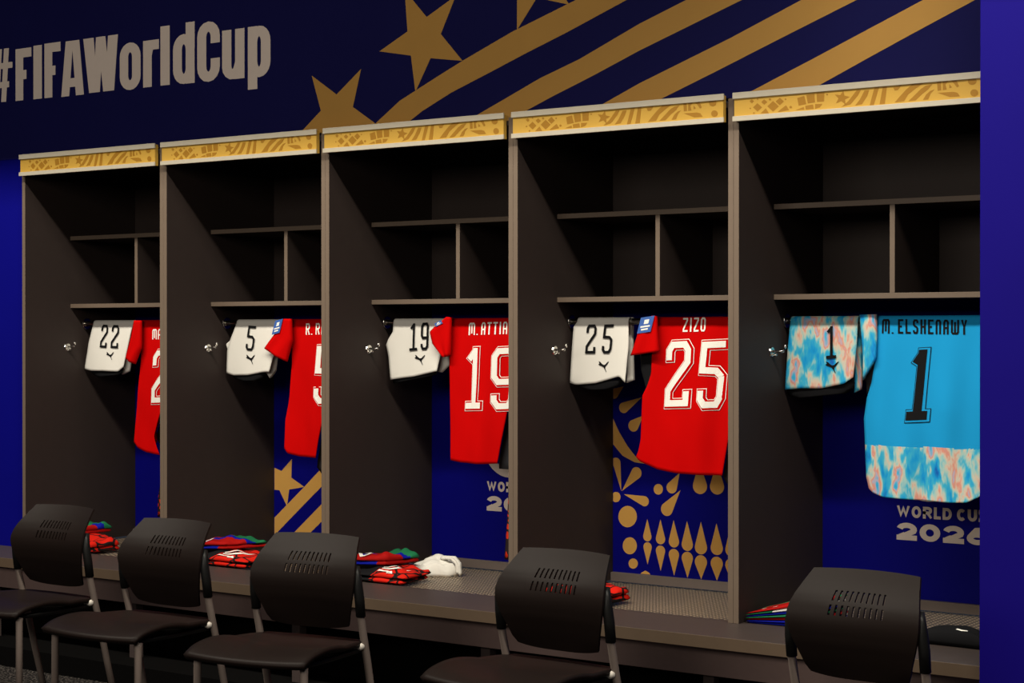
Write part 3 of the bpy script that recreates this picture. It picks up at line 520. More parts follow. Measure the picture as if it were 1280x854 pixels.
# ------------------------------------------------------------------ the bench under the lockers
bench = empty('bench', (-0.45, 0.2, 0.0), label='long taupe bench running under all the lockers', cat='bench')
X0, X1 = -4.2, 1.850
bxo('bench_top', M['bench'], bench, X0, X1, -0.261, 0.029, BENCH - 0.040, BENCH, bevel=0.002)
bxo('bench_top', M['bench'], bench, -2.7025, X1, 0.0292, 0.05, BENCH - 0.040, BENCH, bevel=0)
bxo('edge_band', M['bench_edge'], bench, X0, X1, -0.2640, -0.2612, BENCH - 0.0405, BENCH - 0.001, bevel=0.0006)
for k in range(-3, 2):
    bxo('perforated_seat', M['perf'], bench, k * W + 0.022, (k + 1) * W - 0.022, 0.0502, 0.667, BENCH - 0.010, BENCH - 0.008, bevel=0)
for k in range(-3, 3):
    a, b = max(k * W - 0.03, -2.7035), k * W + 0.03
    if k == 2: b = k * W + 0.02
    bxo('cross_beam', M['apron'], bench, a, b, 0.052, 0.66, BENCH - 0.07, BENCH - 0.0105, bevel=0)
bxo('apron', M['apron'], bench, X0, X1, -0.20, -0.18, 0.318, BENCH - 0.0405)
bxo('plinth', M['plinth'], bench, X0, X1, 0.002, 0.028, 0.0852, 0.3175)
bxo('tray', M['plinth'], bench, -2.700, X1, 0.052, 0.66, 0.30, 0.315)
for k in range(-4, 3):
    x = k * W if k < 2 else 1.78
    bxo('bench_leg', M['bench_leg'], bench, x - 0.02, x + 0.02, -0.175, -0.135, 0.0852, 0.4195)
bxo('base_platform', M['plinth'], bench, X0, X1, -0.298, 0.028, 0.0, 0.085)

# ------------------------------------------------------------------ lockers
ZT = 2.226
SH = ((1.8853, 'upper'), (1.5713, 'lower'))
def locker(k, label):
    x0 = k * W
    r = empty('locker', (x0 + W / 2, 0.0, BENCH), label=label, cat='locker', group='open lockers along the wall')
    T = 0.0196
    for a in (x0 + 0.0004, x0 + W - T - 0.0004):
        p = bxo('side_panel', M['laminate'], r, a, a + T, 0.0022, 0.668, BENCH + 0.0002, ZT, bevel=0)
        bxo('edge_band', M['edge'], p, a, a + T, 0.0, 0.0021, BENCH + 0.0002, ZT, bevel=0.0008)
    i0, i1 = x0 + T + 0.0006, x0 + W - T - 0.0006
    bxo('top_panel', M['laminate'], r, i0, i1, 0.003, 0.668, 2.196, 2.214, bevel=0)
    bxo('back_panel', M['laminate'], r, x0 + 0.001, x0 + W - 0.001, 0.6685, 0.684, 1.5533, ZT, bevel=0)
    pp = bxo('printed_panel', M['navy'], r, x0 + 0.001, x0 + W - 0.001, 0.6685, 0.684, BENCH + 0.001, 1.5530, bevel=0)
    bxo('skirting_strip', M['strip'], r, i0, i1, 0.650, 0.6683, BENCH - 0.0030, BENCH + 0.032, bevel=0.001)
    for zt, _n in SH:
        s = bxo('shelf', M['laminate'], r, i0, i1, 0.2662, 0.668, zt - 0.0185, zt, bevel=0)
        bxo('edge_band', M['edge'], s, i0, i1, 0.264, 0.2660, zt - 0.0185, zt, bevel=0.0008)
    d = bxo('divider', M['laminate'], r, x0 + 0.446, x0 + 0.464, 0.2662, 0.668, 1.5715, 1.8665, bevel=0)
    bxo('edge_band', M['edge'], d, x0 + 0.446, x0 + 0.464, 0.264, 0.2660, 1.5715, 1.8665, bevel=0.0008)
    # gold header sign between two aluminium rails
    h0, h1 = x0 + 0.009, x0 + W - 0.024
    h = bxo('header_panel', M['header_gold'], r, h0 + 0.004, h1 - 0.004, -0.0200, -0.0004, 2.146, 2.236, bevel=0.0006)
    for za, zb in ((2.2195, 2.2405), (2.1445, 2.1615)):
        bxo('rail', M['silver'], h, h0, h1, -0.0262, -0.0202, za, zb, bevel=0.001)
    mm = MB()
    for p in HEADER_MOTIFS: mm.poly([(x + x0, z) for x, z in p], -0.0206, 0.0008)
    mm.build('motif', M['header_motif'], h)
    # clothes rail with its flanges
    rod = MB().tube([(i0 + 0.001, 0.36, 1.480), (i1 - 0.001, 0.36, 1.480)], 0.0120, 16).build('clothes_rail', M['chrome'], r, smooth=True)
    for xa, xb in ((i0, i0 + 0.006), (i1 - 0.006, i1)):
        MB().tube([(xa, 0.36, 1.480), (xb, 0.36, 1.480)], 0.026, 20).build('rail_flange', M['chrome'], rod, smooth=False, bevel=0.001)
    # coat hooks on both sides
    for sx, xp in ((1, i0), (-1, i1)):
        f = lambda t: xp + sx * t
        hk = MB().tube([(f(0.0), 0.245, 1.372), (f(0.005), 0.245, 1.372)], [0.019, 0.016], 20).build('coat_hook', M['chrome'], r, bevel=0.0008)
        MB().tube([(f(0.004), 0.245, 1.374), (f(0.030), 0.245, 1.372), (f(0.046), 0.245, 1.374), (f(0.052), 0.245, 1.384), (f(0.053), 0.245, 1.397)], [0.005, 0.0042, 0.0042, 0.004, 0.0035], 10).build('prong', M['chrome'], hk, smooth=True)
        MB().tube([(f(0.004), 0.245, 1.366), (f(0.014), 0.245, 1.358), (f(0.020), 0.245, 1.362), (f(0.022), 0.245, 1.370)], 0.0035, 10).build('prong', M['chrome'], hk, smooth=True)
    return r, pp

def drop_pts(tip, c, r):
    """teardrop outline"""
    tip, c = Vector(tip), Vector(c)
    d = tip - c
    L = max(d.length, r * 1.02)
    a0 = math.atan2(d.y, d.x)
    th = math.acos(r / L)
    n = 18
    pts = [tuple(tip)]
    for i in range(n + 1):
        a = a0 + th + (2 * math.pi - 2 * th) * i / n
        pts.append((c.x + r * math.cos(a), c.y + r * math.sin(a)))
    return pts

NAMES = {-3: '22', -2: '5', -1: '19', 0: '25', 1: '1'}
LL = {-3: 'open locker with the white shorts numbered 22, beside the left blue wall',
      -2: 'open locker with red jersey 5 and a gold star on its back panel',
      -1: 'open locker in the middle with red jersey 19 and a white cloth',
      0: 'open locker with red jersey 25 and gold drop ornaments on its back panel',
      1: 'open locker with the sky blue jersey, beside the right blue wall'}
PANEL = {}
for k in range(-3, 2):
    _r, PANEL[k] = locker(k, LL[k])
YP = 0.6680
# star and stripes print in the bay with number 5
clip = lambda pts, x0, x1, z0: [(min(max(x, x0), x1), max(z, z0)) for x, z in pts]
cx0, cx1 = -2 * W + 0.022, -W - 0.022
MB().poly(clip_x(BAY2_STAR, cx0, cx1), YP, 0.0012).build('star', M['gold'], PANEL[-2])
for a, b in BAY2_STRIPES:
    MB().poly(clip(clip_x(list(a) + list(b)[::-1], cx0, cx1), cx0, cx1, BENCH + 0.033), YP - 0.0002, 0.0012).build('stripe', M['gold'], PANEL[-2])
# ornament print in the bay with number 25
m = MB()
for t, c, r_ in BAY4_DROPS:
    if 0.021 < c[0] < W - 0.021: m.poly(clip(drop_pts(t, c, r_), 0.0215, 0.8785, 0.4930), YP, 0.0012)
for d in BAY4_DISCS: m.poly(clip(d, 0.021, 0.879, 0.49), YP, 0.0012)
m.poly(clip(BAY4_HALF, 0.021, 0.879, 0.4930), YP, 0.0012)
m.poly(clip(BAY4_CRESCENT, 0.021, 0.879, 0.49), YP, 0.0012)
m.build('ornament', M['gold'], PANEL[0])
# printed tournament wordmark in the bays with numbers 19 and 1
for k in (-1, 1):
    x0 = k * W + 0.307
    m = flat_print(word('WORLD', SANS, (x0, 0.7795), (x0 + 0.2035, 0.7795), (x0, 0.8215), 0.0105, gap=0.20, narrow={'W': 1.45, 'O': 1.05, 'L': .75}), YP)
    for q in word('CUP', SANS, (x0 + 0.222, 0.7795), (x0 + 0.334, 0.7795), (x0 + 0.222, 0.8215), 0.0112, gap=0.16): m.poly([tuple(p) for p in q[:4]], YP - (0.0001 * q[4] if len(q) > 4 else 0), 0.0012)
    for q in word('2026', SANS, (x0 - 0.001, 0.6985), (x0 + 0.334, 0.6985), (x0 - 0.001, 0.7605), 0.023, gap=0.13, squash=0.78): m.poly([tuple(p) for p in q[:4]], YP - (0.0001 * q[4] if len(q) > 4 else 0), 0.0012)
    m.build('wordmark', M['grey_print'], PANEL[k])
    ring = [(x0 + 0.115 + 0.115 * math.cos(math.radians(t)), 0.973 + 0.115 * math.sin(math.radians(t))) for t in range(180, 361, 10)]
    m = MB()
    for q in stroke(ring + [(x0 + 0.23, 1.10)], 0.036): m.poly([tuple(p) for p in q[:4]], YP - (0.0001 * q[4] if len(q) > 4 else 0), 0.0012)
    m.build('emblem', M['grey_print'], PANEL[k])

# ------------------------------------------------------------------ cloth
def along(poly, t):
    L = [math.dist(poly[i], poly[i + 1]) for i in range(len(poly) - 1)]
    s = t * sum(L)
    for i, l in enumerate(L):
        if s <= l or i == len(L) - 1:
            u = 0 if l == 0 else min(1, s / l)
            return (poly[i][0] + (poly[i + 1][0] - poly[i][0]) * u, poly[i][1] + (poly[i + 1][1] - poly[i][1]) * u)
        s -= l

def x_at(poly, z):
    """x of an edge curve at height z (curve runs downwards)"""
    if z >= poly[0][1]: return poly[0][0]
    for i in range(len(poly) - 1):
        (xa, za), (xb, zb) = poly[i], poly[i + 1]
        if zb <= z <= za or i == len(poly) - 2:
            u = (za - z) / (za - zb) if za != zb else 1
            return xa + (xb - xa) * max(0, min(1, u))

def hem_z(hem, x):
    if x <= hem[0][0]: return hem[0][1]
    for i in range(len(hem) - 1):
        if x <= hem[i + 1][0]:
            u = (x - hem[i][0]) / max(1e-6, hem[i + 1][0] - hem[i][0])
            return hem[i][1] + (hem[i + 1][1] - hem[i][1]) * u
    return hem[-1][1]

RY, RZ, RR_ = 0.36, 1.480, 0.0150     # clothes rail and the radius at which cloth lies on it
class Fold:
    """soft vertical folds of a hanging cloth front"""
    def __init__(s, amp, seed):
        r = random.Random(seed)
        s.a, s.p, s.q, s.k = amp, r.uniform(0, 6), r.uniform(0, 6), r.uniform(0.85, 1.2)
        s.d = r.uniform(-0.6, 0.6)
    def __call__(s, x, z):
        dz = max(0.0, RZ - z)
        ramp = min(1.0, dz / 0.30) ** 0.8
        w = math.sin(26 * s.k * (x + s.d * 0.25 * dz) + s.p) + 0.6 * math.sin(47 * s.k * x + s.q + 4 * dz) + 0.35 * math.sin(14 * dz + 9 * x + s.p) + 0.10 * math.sin(31 * dz - 40 * x + s.q)
        return RY - RR_ - 0.004 * ramp + s.a * ramp * w

def drape(name, left, right, hem, fold, material, parent, nc=40, nr=46, back=0.92, band=None, solid=0.0024):
    """cloth hung over the rail: front sheet, bend over the rail, back sheet"""
    m = MB()
    top = RZ
    left = [(x, min(z, top)) for x, z in left]; right = [(x, min(z, top)) for x, z in right]
    rows = []
    for r in range(nr + 1):                                   # back sheet, from its hem up
        pass
    zl, zr = left[-1][1], right[-1][1]
    def pt(s, t):
        z0 = zl + (zr - zl) * s
        z = top + (z0 - top) * t
        xl = x_at(left, top + (zl - top) * t); xr = x_at(right, top + (zr - top) * t)
        x = xl + (xr - xl) * s
        zh = hem_z(hem, x)
        return x, top + (zh - top) * t
    for i in range(10, -1, -1):
        t = i / 10 * back
        rows.append([(x + ((0.5 - s) * 0.03 - 0.030 * s) * t, RY + RR_ + 0.006 * t, z) for s in [c / nc for c in range(nc + 1)] for x, z in [pt(s, t)]])
    for i in range(1, 8):
        a = math.pi * i / 8
        rows.append([(pt(c / nc, 0)[0], RY + RR_ * math.cos(a), RZ + RR_ * math.sin(a)) for c in range(nc + 1)])
    for r in range(nr + 1):
        t = r / nr
        rows.append([(x, fold(x, z), z) for c in range(nc + 1) for x, z in [pt(c / nc, t)]])
    vs = [p for row in rows for p in row]
    fs, mi = [], []
    for i in range(len(rows) - 1):
        for c in range(nc):
            a = i * (nc + 1) + c
            fs.append((a, a + 1, a + nc + 2, a + nc + 1))
            zc = rows[i][c][2]
            mi.append(1 if (band and zc < band[0] + (band[1] - band[0]) * c / nc and i > 17) else 0)
    m.v, m.f, m.mi = vs, fs, mi
    return m.build(name, material, parent, smooth=True, solid=solid)

def puff(name, L, R, yc, th, material, parent, nr=18, nc=10, wav=0.0, seed=1):
    """flattened cloth tube between two edge curves"""
    rd = random.Random(seed)
    ph = rd.uniform(0, 6)
    m = MB()
    vs = []
    for i in range(nr + 1):
        t = i / nr
        a, b = along(L, t), along(R, t)
        ring = []
        for c in range(nc + 1):
            s = c / nc
            h = th * math.sqrt(max(0, 1 - (2 * s - 1) ** 4))
            ring.append((a[0] + (b[0] - a[0]) * s, yc - h + wav * t * math.sin(9 * s + ph + 3 * t), a[1] + (b[1] - a[1]) * s))
        for c in range(nc - 1, 0, -1):
            s = c / nc
            h = th * math.sqrt(max(0, 1 - (2 * s - 1) ** 4))
            ring.append((a[0] + (b[0] - a[0]) * s, yc + h + wav * t * math.sin(9 * s + ph + 3 * t), a[1] + (b[1] - a[1]) * s))
        vs += ring
    n = 2 * nc
    fs = [(i * n + c, i * n + (c + 1) % n, (i + 1) * n + (c + 1) % n, (i + 1) * n + c) for i in range(nr) for c in range(n)]
    fs += [tuple(range(n)), tuple(range(nr * n + n - 1, nr * n - 1, -1))]
    m.add(vs, fs)
    return m.build(name, material, parent, smooth=True)

def on_cloth(quads, fold, off, th=0.0):
    m = MB()
    for q in quads:
        m.add([(p[0], fold(p[0], p[1]) - off - 0.0001 * q[4], p[1]) for p in q[:4]], [(0, 1, 2, 3)])
    return m

SOL = 0.0012
def digits_on(parent, digits, fold, sw, ink, base, outline):
    for ch, (bl, br, tl) in digits:
        d = None
        main = glyph(ch, KIT, bl, br, tl, sw, step=0.012)
        d = on_cloth(main, fold, SOL + 0.0042).build('number', ink, parent)
        if outline:
            bg = glyph(ch, KIT, bl, br, tl, sw, grow=0.0170, shift=(0.0042, -0.0008), step=0.012)
            gp = glyph(ch, KIT, bl, br, tl, sw, grow=0.0120, shift=(0.0042, -0.0008), step=0.012)
            on_cloth(bg, fold, SOL + 0.0018).build('outline', ink, d)
            on_cloth(gp, fold, SOL + 0.0030).build('outline_gap', base, d)

def jersey(k, spec, color, label, txt, seed, ink, band=None, nsw=0.0235, sleeve_mat=None, name_sw=0.0062, sleeve_y=0.318):
    base = M[color]
    xs = [p[0] for p in spec['left'] + spec['right']]
    zs = [p[1] for p in spec['hem']]
    r = empty('jersey', ((min(xs) + max(xs)) / 2, RY, min(zs)), label=label, cat='jersey', group='jerseys on the clothes rails')
    f = Fold(0.0056, seed)
    drape('body', spec['left'], spec['right'], spec['hem'], f, [base, M['gk']] if band else base, r, band=band, nr=130 if band else 46)
    digits_on(r, spec['digits'], f, nsw, ink, base, True)
    bl, br, tl = spec['name']
    on_cloth(word(txt, KIT, bl, br, tl, name_sw, gap=0.38, narrow={'M': 1.45, 'W': 1.45, '.': 0.30, ' ': 0.05, 'I': 0.45}, step=0.02), f, SOL + 0.0015).build('name', ink, r)
    sm = sleeve_mat or base
    sl = puff('sleeve', spec['sl'], spec['sr'], sleeve_y, 0.011, sm, r, wav=0.004, seed=seed)
    if 'patch' in spec:
        b, c, a = [Vector(p) for p in spec['patch']]
        yp = sleeve_y - 0.0145
        m = MB().poly([tuple(b), tuple(c), tuple(c + a - b), tuple(a)], yp, 0.002)
        pt = m.build('sleeve_patch', M['patch_blue'], sl)
        mk = MB()
        ex, ez = c - b, a - b
        for u0, u1, v0, v1 in ((.15, .85, .34, .44), (.25, .75, .16, .26), (.34, .68, .55, .82)):
            mk.poly([tuple(b + ex * u + ez * v) for u, v in ((u0, v0), (u1, v0), (u1, v1), (u0, v1))], yp - 0.0006, 0.0005)
        mk.build('patch_mark', M['white_ink'], pt)
    if 'ul' in spec:
        puff('side_insert', spec['ul'], spec['ur'], 0.350, 0.006, M['black_cloth'], r, seed=seed)
    return r

def shorts(spec, color, label, seed, leg_mat=None, dsw=0.0104):
    lim = math.floor(spec['right'][0][0] / W) * W + 0.0245        # inner face of the bay's left side
    keep = lambda ps: [(max(x, lim + 0.002), z) for x, z in ps]
    spec = dict(spec, left=keep(spec['left']), hem=keep(spec['hem']), lining=tuple(keep(q) for q in spec['lining']))
    if 'flap' in spec: spec['flap'] = tuple(keep(q) for q in spec['flap'])
    base = M[color]
    xs = [p[0] for p in spec['left'] + spec['right']]
    zs = [p[1] for p in spec['hem']]
    r = empty('shorts', ((min(xs) + max(xs)) / 2, RY, min(zs)), label=label, cat='shorts', group='shorts on the clothes rails')
    f = Fold(0.0026, seed)
    drape('front_leg', spec['left'], spec['right'], spec['hem'], f, base, r, nc=24, nr=24)
    L, R = spec['leg']
    puff('rear_leg', L, R, 0.388, 0.010, base, r, seed=seed)
    L, R = spec['lining']
    puff('lining', L, R, 0.3585, 0.010, M['black_cloth'], r, nr=6)
    if 'flap' in spec:
        L, R = spec['flap']
        puff('side_fold', L, R, 0.350, 0.006, base, r, nr=8)
    digits_on(r, spec['digits'], f, dsw, M['black_ink'], base, False)
    m = MB()
    c = [(x, z) for x, z in spec['cat']]
    m.add([(x, f(x, z) - SOL - 0.0022, z) for x, z in c], [tuple(range(len(c)))])
    m.build('emblem', M['black_ink'], r)
    return r

WI, BI = M['white_ink'], M['black_ink']
jersey(-3, J22, 'red', 'red jersey numbered 22, in the locker beside the left blue wall', 'MA', 11, WI)
jersey(-2, J5, 'red', 'red jersey numbered 5 hanging above the gold star panel', 'R. RA', 12, WI)
jersey(-1, J19, 'red', 'red jersey numbered 19 with its sleeve over the white shorts', 'M. ATTIA', 13, WI)
jersey(0, J25, 'red', 'red jersey numbered 25 hanging above the gold drop ornaments', 'ZIZO', 14, WI)
jersey(1, J1, 'sky_cloth', 'sky blue goalkeeper jersey numbered 1 with a marbled lower band', 'M. ELSHENAWY', 15, BI,
       band=(J1['band'][0][1], J1['band'][1][1]), sleeve_mat=M['gk'], nsw=0.030, name_sw=0.0068, sleeve_y=0.330)
shorts(S22, 'white_cloth', 'white shorts numbered 22 on the rail', 21)
shorts(S5, 'white_cloth', 'white shorts numbered 5 on the rail', 22)
shorts(S19, 'white_cloth', 'white shorts numbered 19 on the rail, partly under a red sleeve', 23)
shorts(S25, 'white_cloth', 'white shorts numbered 25 on the rail', 24)
shorts(S1, 'gk', 'blue and pink marbled shorts numbered 1 on the rail', 25)

# dark garments hanging at the right of the red jerseys
for key, k in (('22', -3), ('5', -2), ('19', -1), ('25', 0)):
    L = DARK[key]
    L = [(L[0][0], 1.462)] + [(x, z) for x, z in L[1:]]
    xr = (k + 1) * W - 0.075
    R = [(xr, 1.462), (xr, L[-1][1] - 0.004)]
    r = empty('training_top', ((L[-1][0] + xr) / 2, RY, L[-1][1]), label='charcoal top hanging behind the right edge of jersey ' + key, cat='top', group='charcoal tops beside the red jerseys')
    puff('body', L, R, 0.412, 0.010, M['grey_cloth'], r, wav=0.002, seed=k + 9)
    loop = [(xr - 0.05, 0.412, 1.455), (xr - 0.05, 0.386, 1.484)] + [(xr - 0.05, 0.36 + 0.0175 * math.cos(math.radians(t)), 1.480 + 0.0175 * math.sin(math.radians(t))) for t in range(30, 331, 30)] + [(xr - 0.05, 0.402, 1.452)]
    MB().tube(loop, 0.003, 8).build('hanging_loop', M['black_cloth'], r, smooth=True)
# patterned red garments on the right hand hooks
for key, k in (('22', -3), ('19', -1), ('25', 0)):
    L = PATTERNED[key]
    xr = (k + 1) * W - 0.062
    R = [(xr, L[0][1]), (xr + 0.012, L[-1][1])]
    hx = (k + 1) * W - 0.0206 - 0.040
    L = [(hx - 0.012, 1.365), (L[0][0] + 0.03, L[0][1] + 0.25)] + L
    R = [(hx + 0.012, 1.365), (xr + 0.010, 1.2)] + R
    r = empty('patterned_shirt', (xr - 0.06, 0.245, L[-1][1]), label='red and black patterned shirt hanging low at the right in the locker with jersey ' + key, cat='shirt', group='patterned shirts on the right hand hooks')
    puff('body', L, R, 0.245, 0.008, M['crackle_fine'], r, wav=0.002, seed=k + 20, nr=30)

# ------------------------------------------------------------------ folded clothes on the bench
def folded(name, k, quad, z0, h, label, cat, group, cols, pick, seed, layers=2, writing=None, tilt=0.0, amp=0.006, wedge=1.0, dome=0.0):
    """a folded garment: pillow-edged stack of cloth layers over a four-cornered footprint"""
    rd = random.Random(seed)
    Q = [Vector((x + k * W, y)) for x, y in quad]
    c = sum(Q, Vector((0, 0))) / 4
    r = empty(name, (c.x, c.y, z0), label=label, cat=cat, group=group)
    ph = [rd.uniform(0, 6) for _ in range(4)]
    def plan(u, v): return Q[0].lerp(Q[1], u).lerp(Q[3].lerp(Q[2], u), v)
    def wob(u, v): return amp * (math.sin(7 * u + ph[0] + 2 * v) + math.sin(9 * v + ph[1]) + 0.6 * math.sin(15 * (u + v) + ph[2]))
    n = 22
    hl = h / layers
    top_f = None
    for ly in range(layers):
        za = z0 + ly * hl
        sh = 0.012 * (rd.random() - 0.5)
        def top(u, v, za=za):
            e = max(0, 1 - max(abs(2 * u - 1), abs(2 * v - 1)) ** 8) ** 0.5
            g = wedge + (1 - wedge) * u
            return z0 + (za - z0 + hl * (0.5 + 0.5 * e) + e * (wob(u, v) + amp) * (ly + 1) / layers) * g + tilt * v + dome * e * math.sin(math.pi * u) * math.sin(math.pi * (0.15 + 0.85 * v))
        m = MB()
        vs, fs, mi = [], [], []
        for j in range(n + 1):
            for i in range(n + 1):
                u, v = i / n, j / n
                p = plan(u, v)
                vs.append((p.x + sh, p.y + sh, top(u, v)))
        N = len(vs)
        for j in range(n + 1):
            for i in range(n + 1):
                u, v = i / n, j / n
                p = plan(u, v)
                e = max(0, 1 - max(abs(2 * u - 1), abs(2 * v - 1)) ** 8) ** 0.5
                vs.append((p.x + sh, p.y + sh, z0 + (za - z0 + hl * 0.5 * (1 - e)) * (wedge + (1 - wedge) * u) + tilt * v * (1 if ly else 0)))
        for j in range(n):
            for i in range(n):
                a = j * (n + 1) + i
                fs.append((a, a + 1, a + n + 2, a + n + 1)); mi.append(pick(ly, (i + .5) / n, (j + .5) / n))
                fs.append((N + a, N + a + n + 1, N + a + n + 2, N + a + 1)); mi.append(pick(ly, (i + .5) / n, (j + .5) / n))
        m.v, m.f, m.mi = vs, fs, mi
        m.build('fold_layer', cols, r, smooth=True)
        top_f = top
    if writing:
        m = MB()
        for pts, sw in writing:
            for q in stroke([(a, b) for a, b in pts], sw, step=0.05):
                m.add([(plan(p.x, p.y).x, plan(p.x, p.y).y, top_f(min(.97, max(.03, p.x)), min(.97, max(.03, p.y))) + 0.003) for p in q], [(0, 1, 2, 3)])
        m.build('print', M['white_ink'], r)
    return r

red_cols = [M['crackle'], M['black_cloth']]
pick_red = lambda ly, u, v: 1 if u < 0.42 and v < 0.55 else 0
mix_cols = [M['darkred_cloth'], M['blue_cloth'], M['green_cloth']]
def pick_mix(ly, u, v):
    if ly == 0: return 1 if u < 0.75 else 0
    if abs(v - (0.18 + 0.45 * u)) < 0.10 and u > 0.1: return 1
    if v > 0.50 + 0.25 * abs(u - .4): return 2
    return 0
W1 = [([(.47, .30), (.62, .42), (.80, .55), (.72, .30), (.50, .22)], .05), ([(.50, .12), (.60, .10), (.66, .16)], .05), ([(.68, .06), (.74, .10), (.70, .16), (.66, .1)], .035)]
W2 = [([(.10, .18), (.25, .10), (.38, .16), (.30, .28), (.14, .26)], .06)]
GR, GM = 'red and black folded shirts on the bench', 'multicoloured folded shirts on the bench'
ZP = BENCH + 0.0004
folded('folded_shirt', -3, [(.12, .052), (.400, .046), (.425, .20), (.17, .36)], ZP, .040, 'red and black folded shirt under the jersey 22 shorts, behind the leftmost chair', 'folded shirt', GR, red_cols, lambda ly, u, v: 0, 31, 2, [([(.30, .25), (.45, .30), (.62, .42)], .06), ([(.32, .12), (.45, .20), (.55, .28)], .05)])
folded('folded_shirt', -3, [(.035, .16), (.17, .20), (.19, .36), (.035, .40)], ZP + .054, .030, 'green and red folded shirt on top in the leftmost locker', 'folded shirt', GM, mix_cols, pick_mix, 32)
folded('folded_shirt', -2, [(.05, .056), (.415, .060), (.40, .26), (.10, .36)], ZP, .036, 'red and black folded shirt lying lowest in the gold star locker', 'folded shirt', GR, red_cols, pick_red, 33, 2, W1)
folded('folded_shirt', -2, [(.030, .10), (.185, .19), (.265, .36), (.030, .44)], ZP + .050, .032, 'green, blue and red folded shirt on top in the gold star locker', 'folded shirt', GM, mix_cols, pick_mix, 34, 2, W2)
folded('folded_shirt', -1, [(.05, .056), (.345, .058), (.325, .25), (.09, .34)], ZP, .036, 'red and black folded shirt in front of the white cloth', 'folded shirt', GR, red_cols, pick_red, 35, 2, W1)
folded('folded_shirt', -1, [(.030, .10), (.165, .17), (.200, .34), (.030, .43)], ZP + .050, .032, 'green, blue and red folded shirt left of the white cloth', 'folded shirt', GM, mix_cols, pick_mix, 36, 2, W2)
folded('folded_shirt', 0, [(.08, .075), (.352, .078), (.362, .22), (.12, .33)], ZP, .046, 'red and black folded shirt on the bench behind the second chair from the right', 'folded shirt', GR, red_cols, lambda ly, u, v: 0, 37, 2)
fan = [M['blue_cloth'], M['darkred_cloth'], M['green_cloth'], M['white_cloth']]
folded('folded_shirt', 1, [(.035, .030), (.30, .040), (.31, .25), (.035, .24)], ZP, .098, 'red, blue and green folded shirt behind the rightmost chair', 'folded shirt', GM, fan,
       lambda ly, u, v: {0: 0, 1: 0 if u < .3 else 0, 2: 1, 3: 2, 4: 0, 5: 3 if u > .35 else 2, 6: 2 if v > .45 + .3 * u else 1}[ly], 38, 7, [([(.2, .04), (.3, .1), (.4, .05)], .03)], tilt=0.0, amp=0.004, wedge=0.36)
folded('black_cloth', 1, [(.640, -.012), (.872, -.018), (.872, .085), (.650, .120)], ZP, .034, 'folded black cloth with a small white mark beside the right blue wall', 'folded cloth', None,
       [M['black_cloth']], lambda ly, u, v: 0, 39, 1, [([(.58, .18), (.66, .14), (.74, .16)], .04)], amp=0.002, dome=0.024)

# crumpled white cloth
def crumpled(name, k, c, rx, ry, h, rot, label):
    ox, oy = c[0] + k * W, c[1]
    r = empty(name, (ox, oy, BENCH - 0.008), label=label, cat='cloth')
    rd = random.Random(5)
    ph = [rd.uniform(0, 6) for _ in range(8)]
    m = MB()
    nu, nv = 96, 22
    ca, sa = math.cos(rot), math.sin(rot)
    vs = []
    for j in range(nv + 1):
        t = j / nv
        for i in range(nu):
            a = 2 * math.pi * i / nu
            rad = 1.0 - 0.18 * (t / 0.35) ** 2 if t < 0.35 else 0.82 * (1 - (t - 0.35) / 0.65)
            lob = 1 + 0.10 * math.sin(3 * a + ph[0]) + 0.06 * math.sin(5 * a + ph[1]) + 0.035 * math.sin(11 * a + ph[2] + 6 * t)
            x, y = rx * rad * lob * math.cos(a), ry * rad * lob * math.sin(a)
            u, v = x / rx, y / ry
            ridge = 0.62 + 0.55 * math.exp(-((u - .15) ** 2 / .18 + (v - .25) ** 2 / .35)) - 0.10 * (u < -.3)
            ridge += 0.13 * abs(math.sin(4.2 * u + 2.6 * v + ph[3])) + 0.09 * abs(math.sin(7 * v - 3 * u + ph[4]))
            z = h * ridge * min(1.0, t / 0.35) ** 0.7
            vs.append((ox + x * ca - y * sa, oy + x * sa + y * ca, BENCH - 0.0075 + max(0, z)))
    fs = [(j * nu + i, j * nu + (i + 1) % nu, (j + 1) * nu + (i + 1) % nu, (j + 1) * nu + i) for j in range(nv) for i in range(nu)]
    fs.append(tuple(reversed(range(nu))))
    m.add(vs, fs)
    m.build('bundle', M['white_cloth'], r, smooth=True)
    L = [(ox + .040, BENCH + .052), (ox + .092, BENCH + .056), (ox + .118, BENCH + .040), (ox + .122, BENCH + .004)]
    R = [(ox + .045, BENCH + .070), (ox + .110, BENCH + .072), (ox + .140, BENCH + .046), (ox + .146, BENCH - .004)]
    puff('loose_corner', L, R, oy + .010, 0.012, M['white_cloth'], r, nr=12, nc=6, wav=.006)
    return r
crumpled('white_cloth', -1, (.198, .435), .112, .085, .060, 0.45, 'crumpled white cloth on the bench below jersey 19')

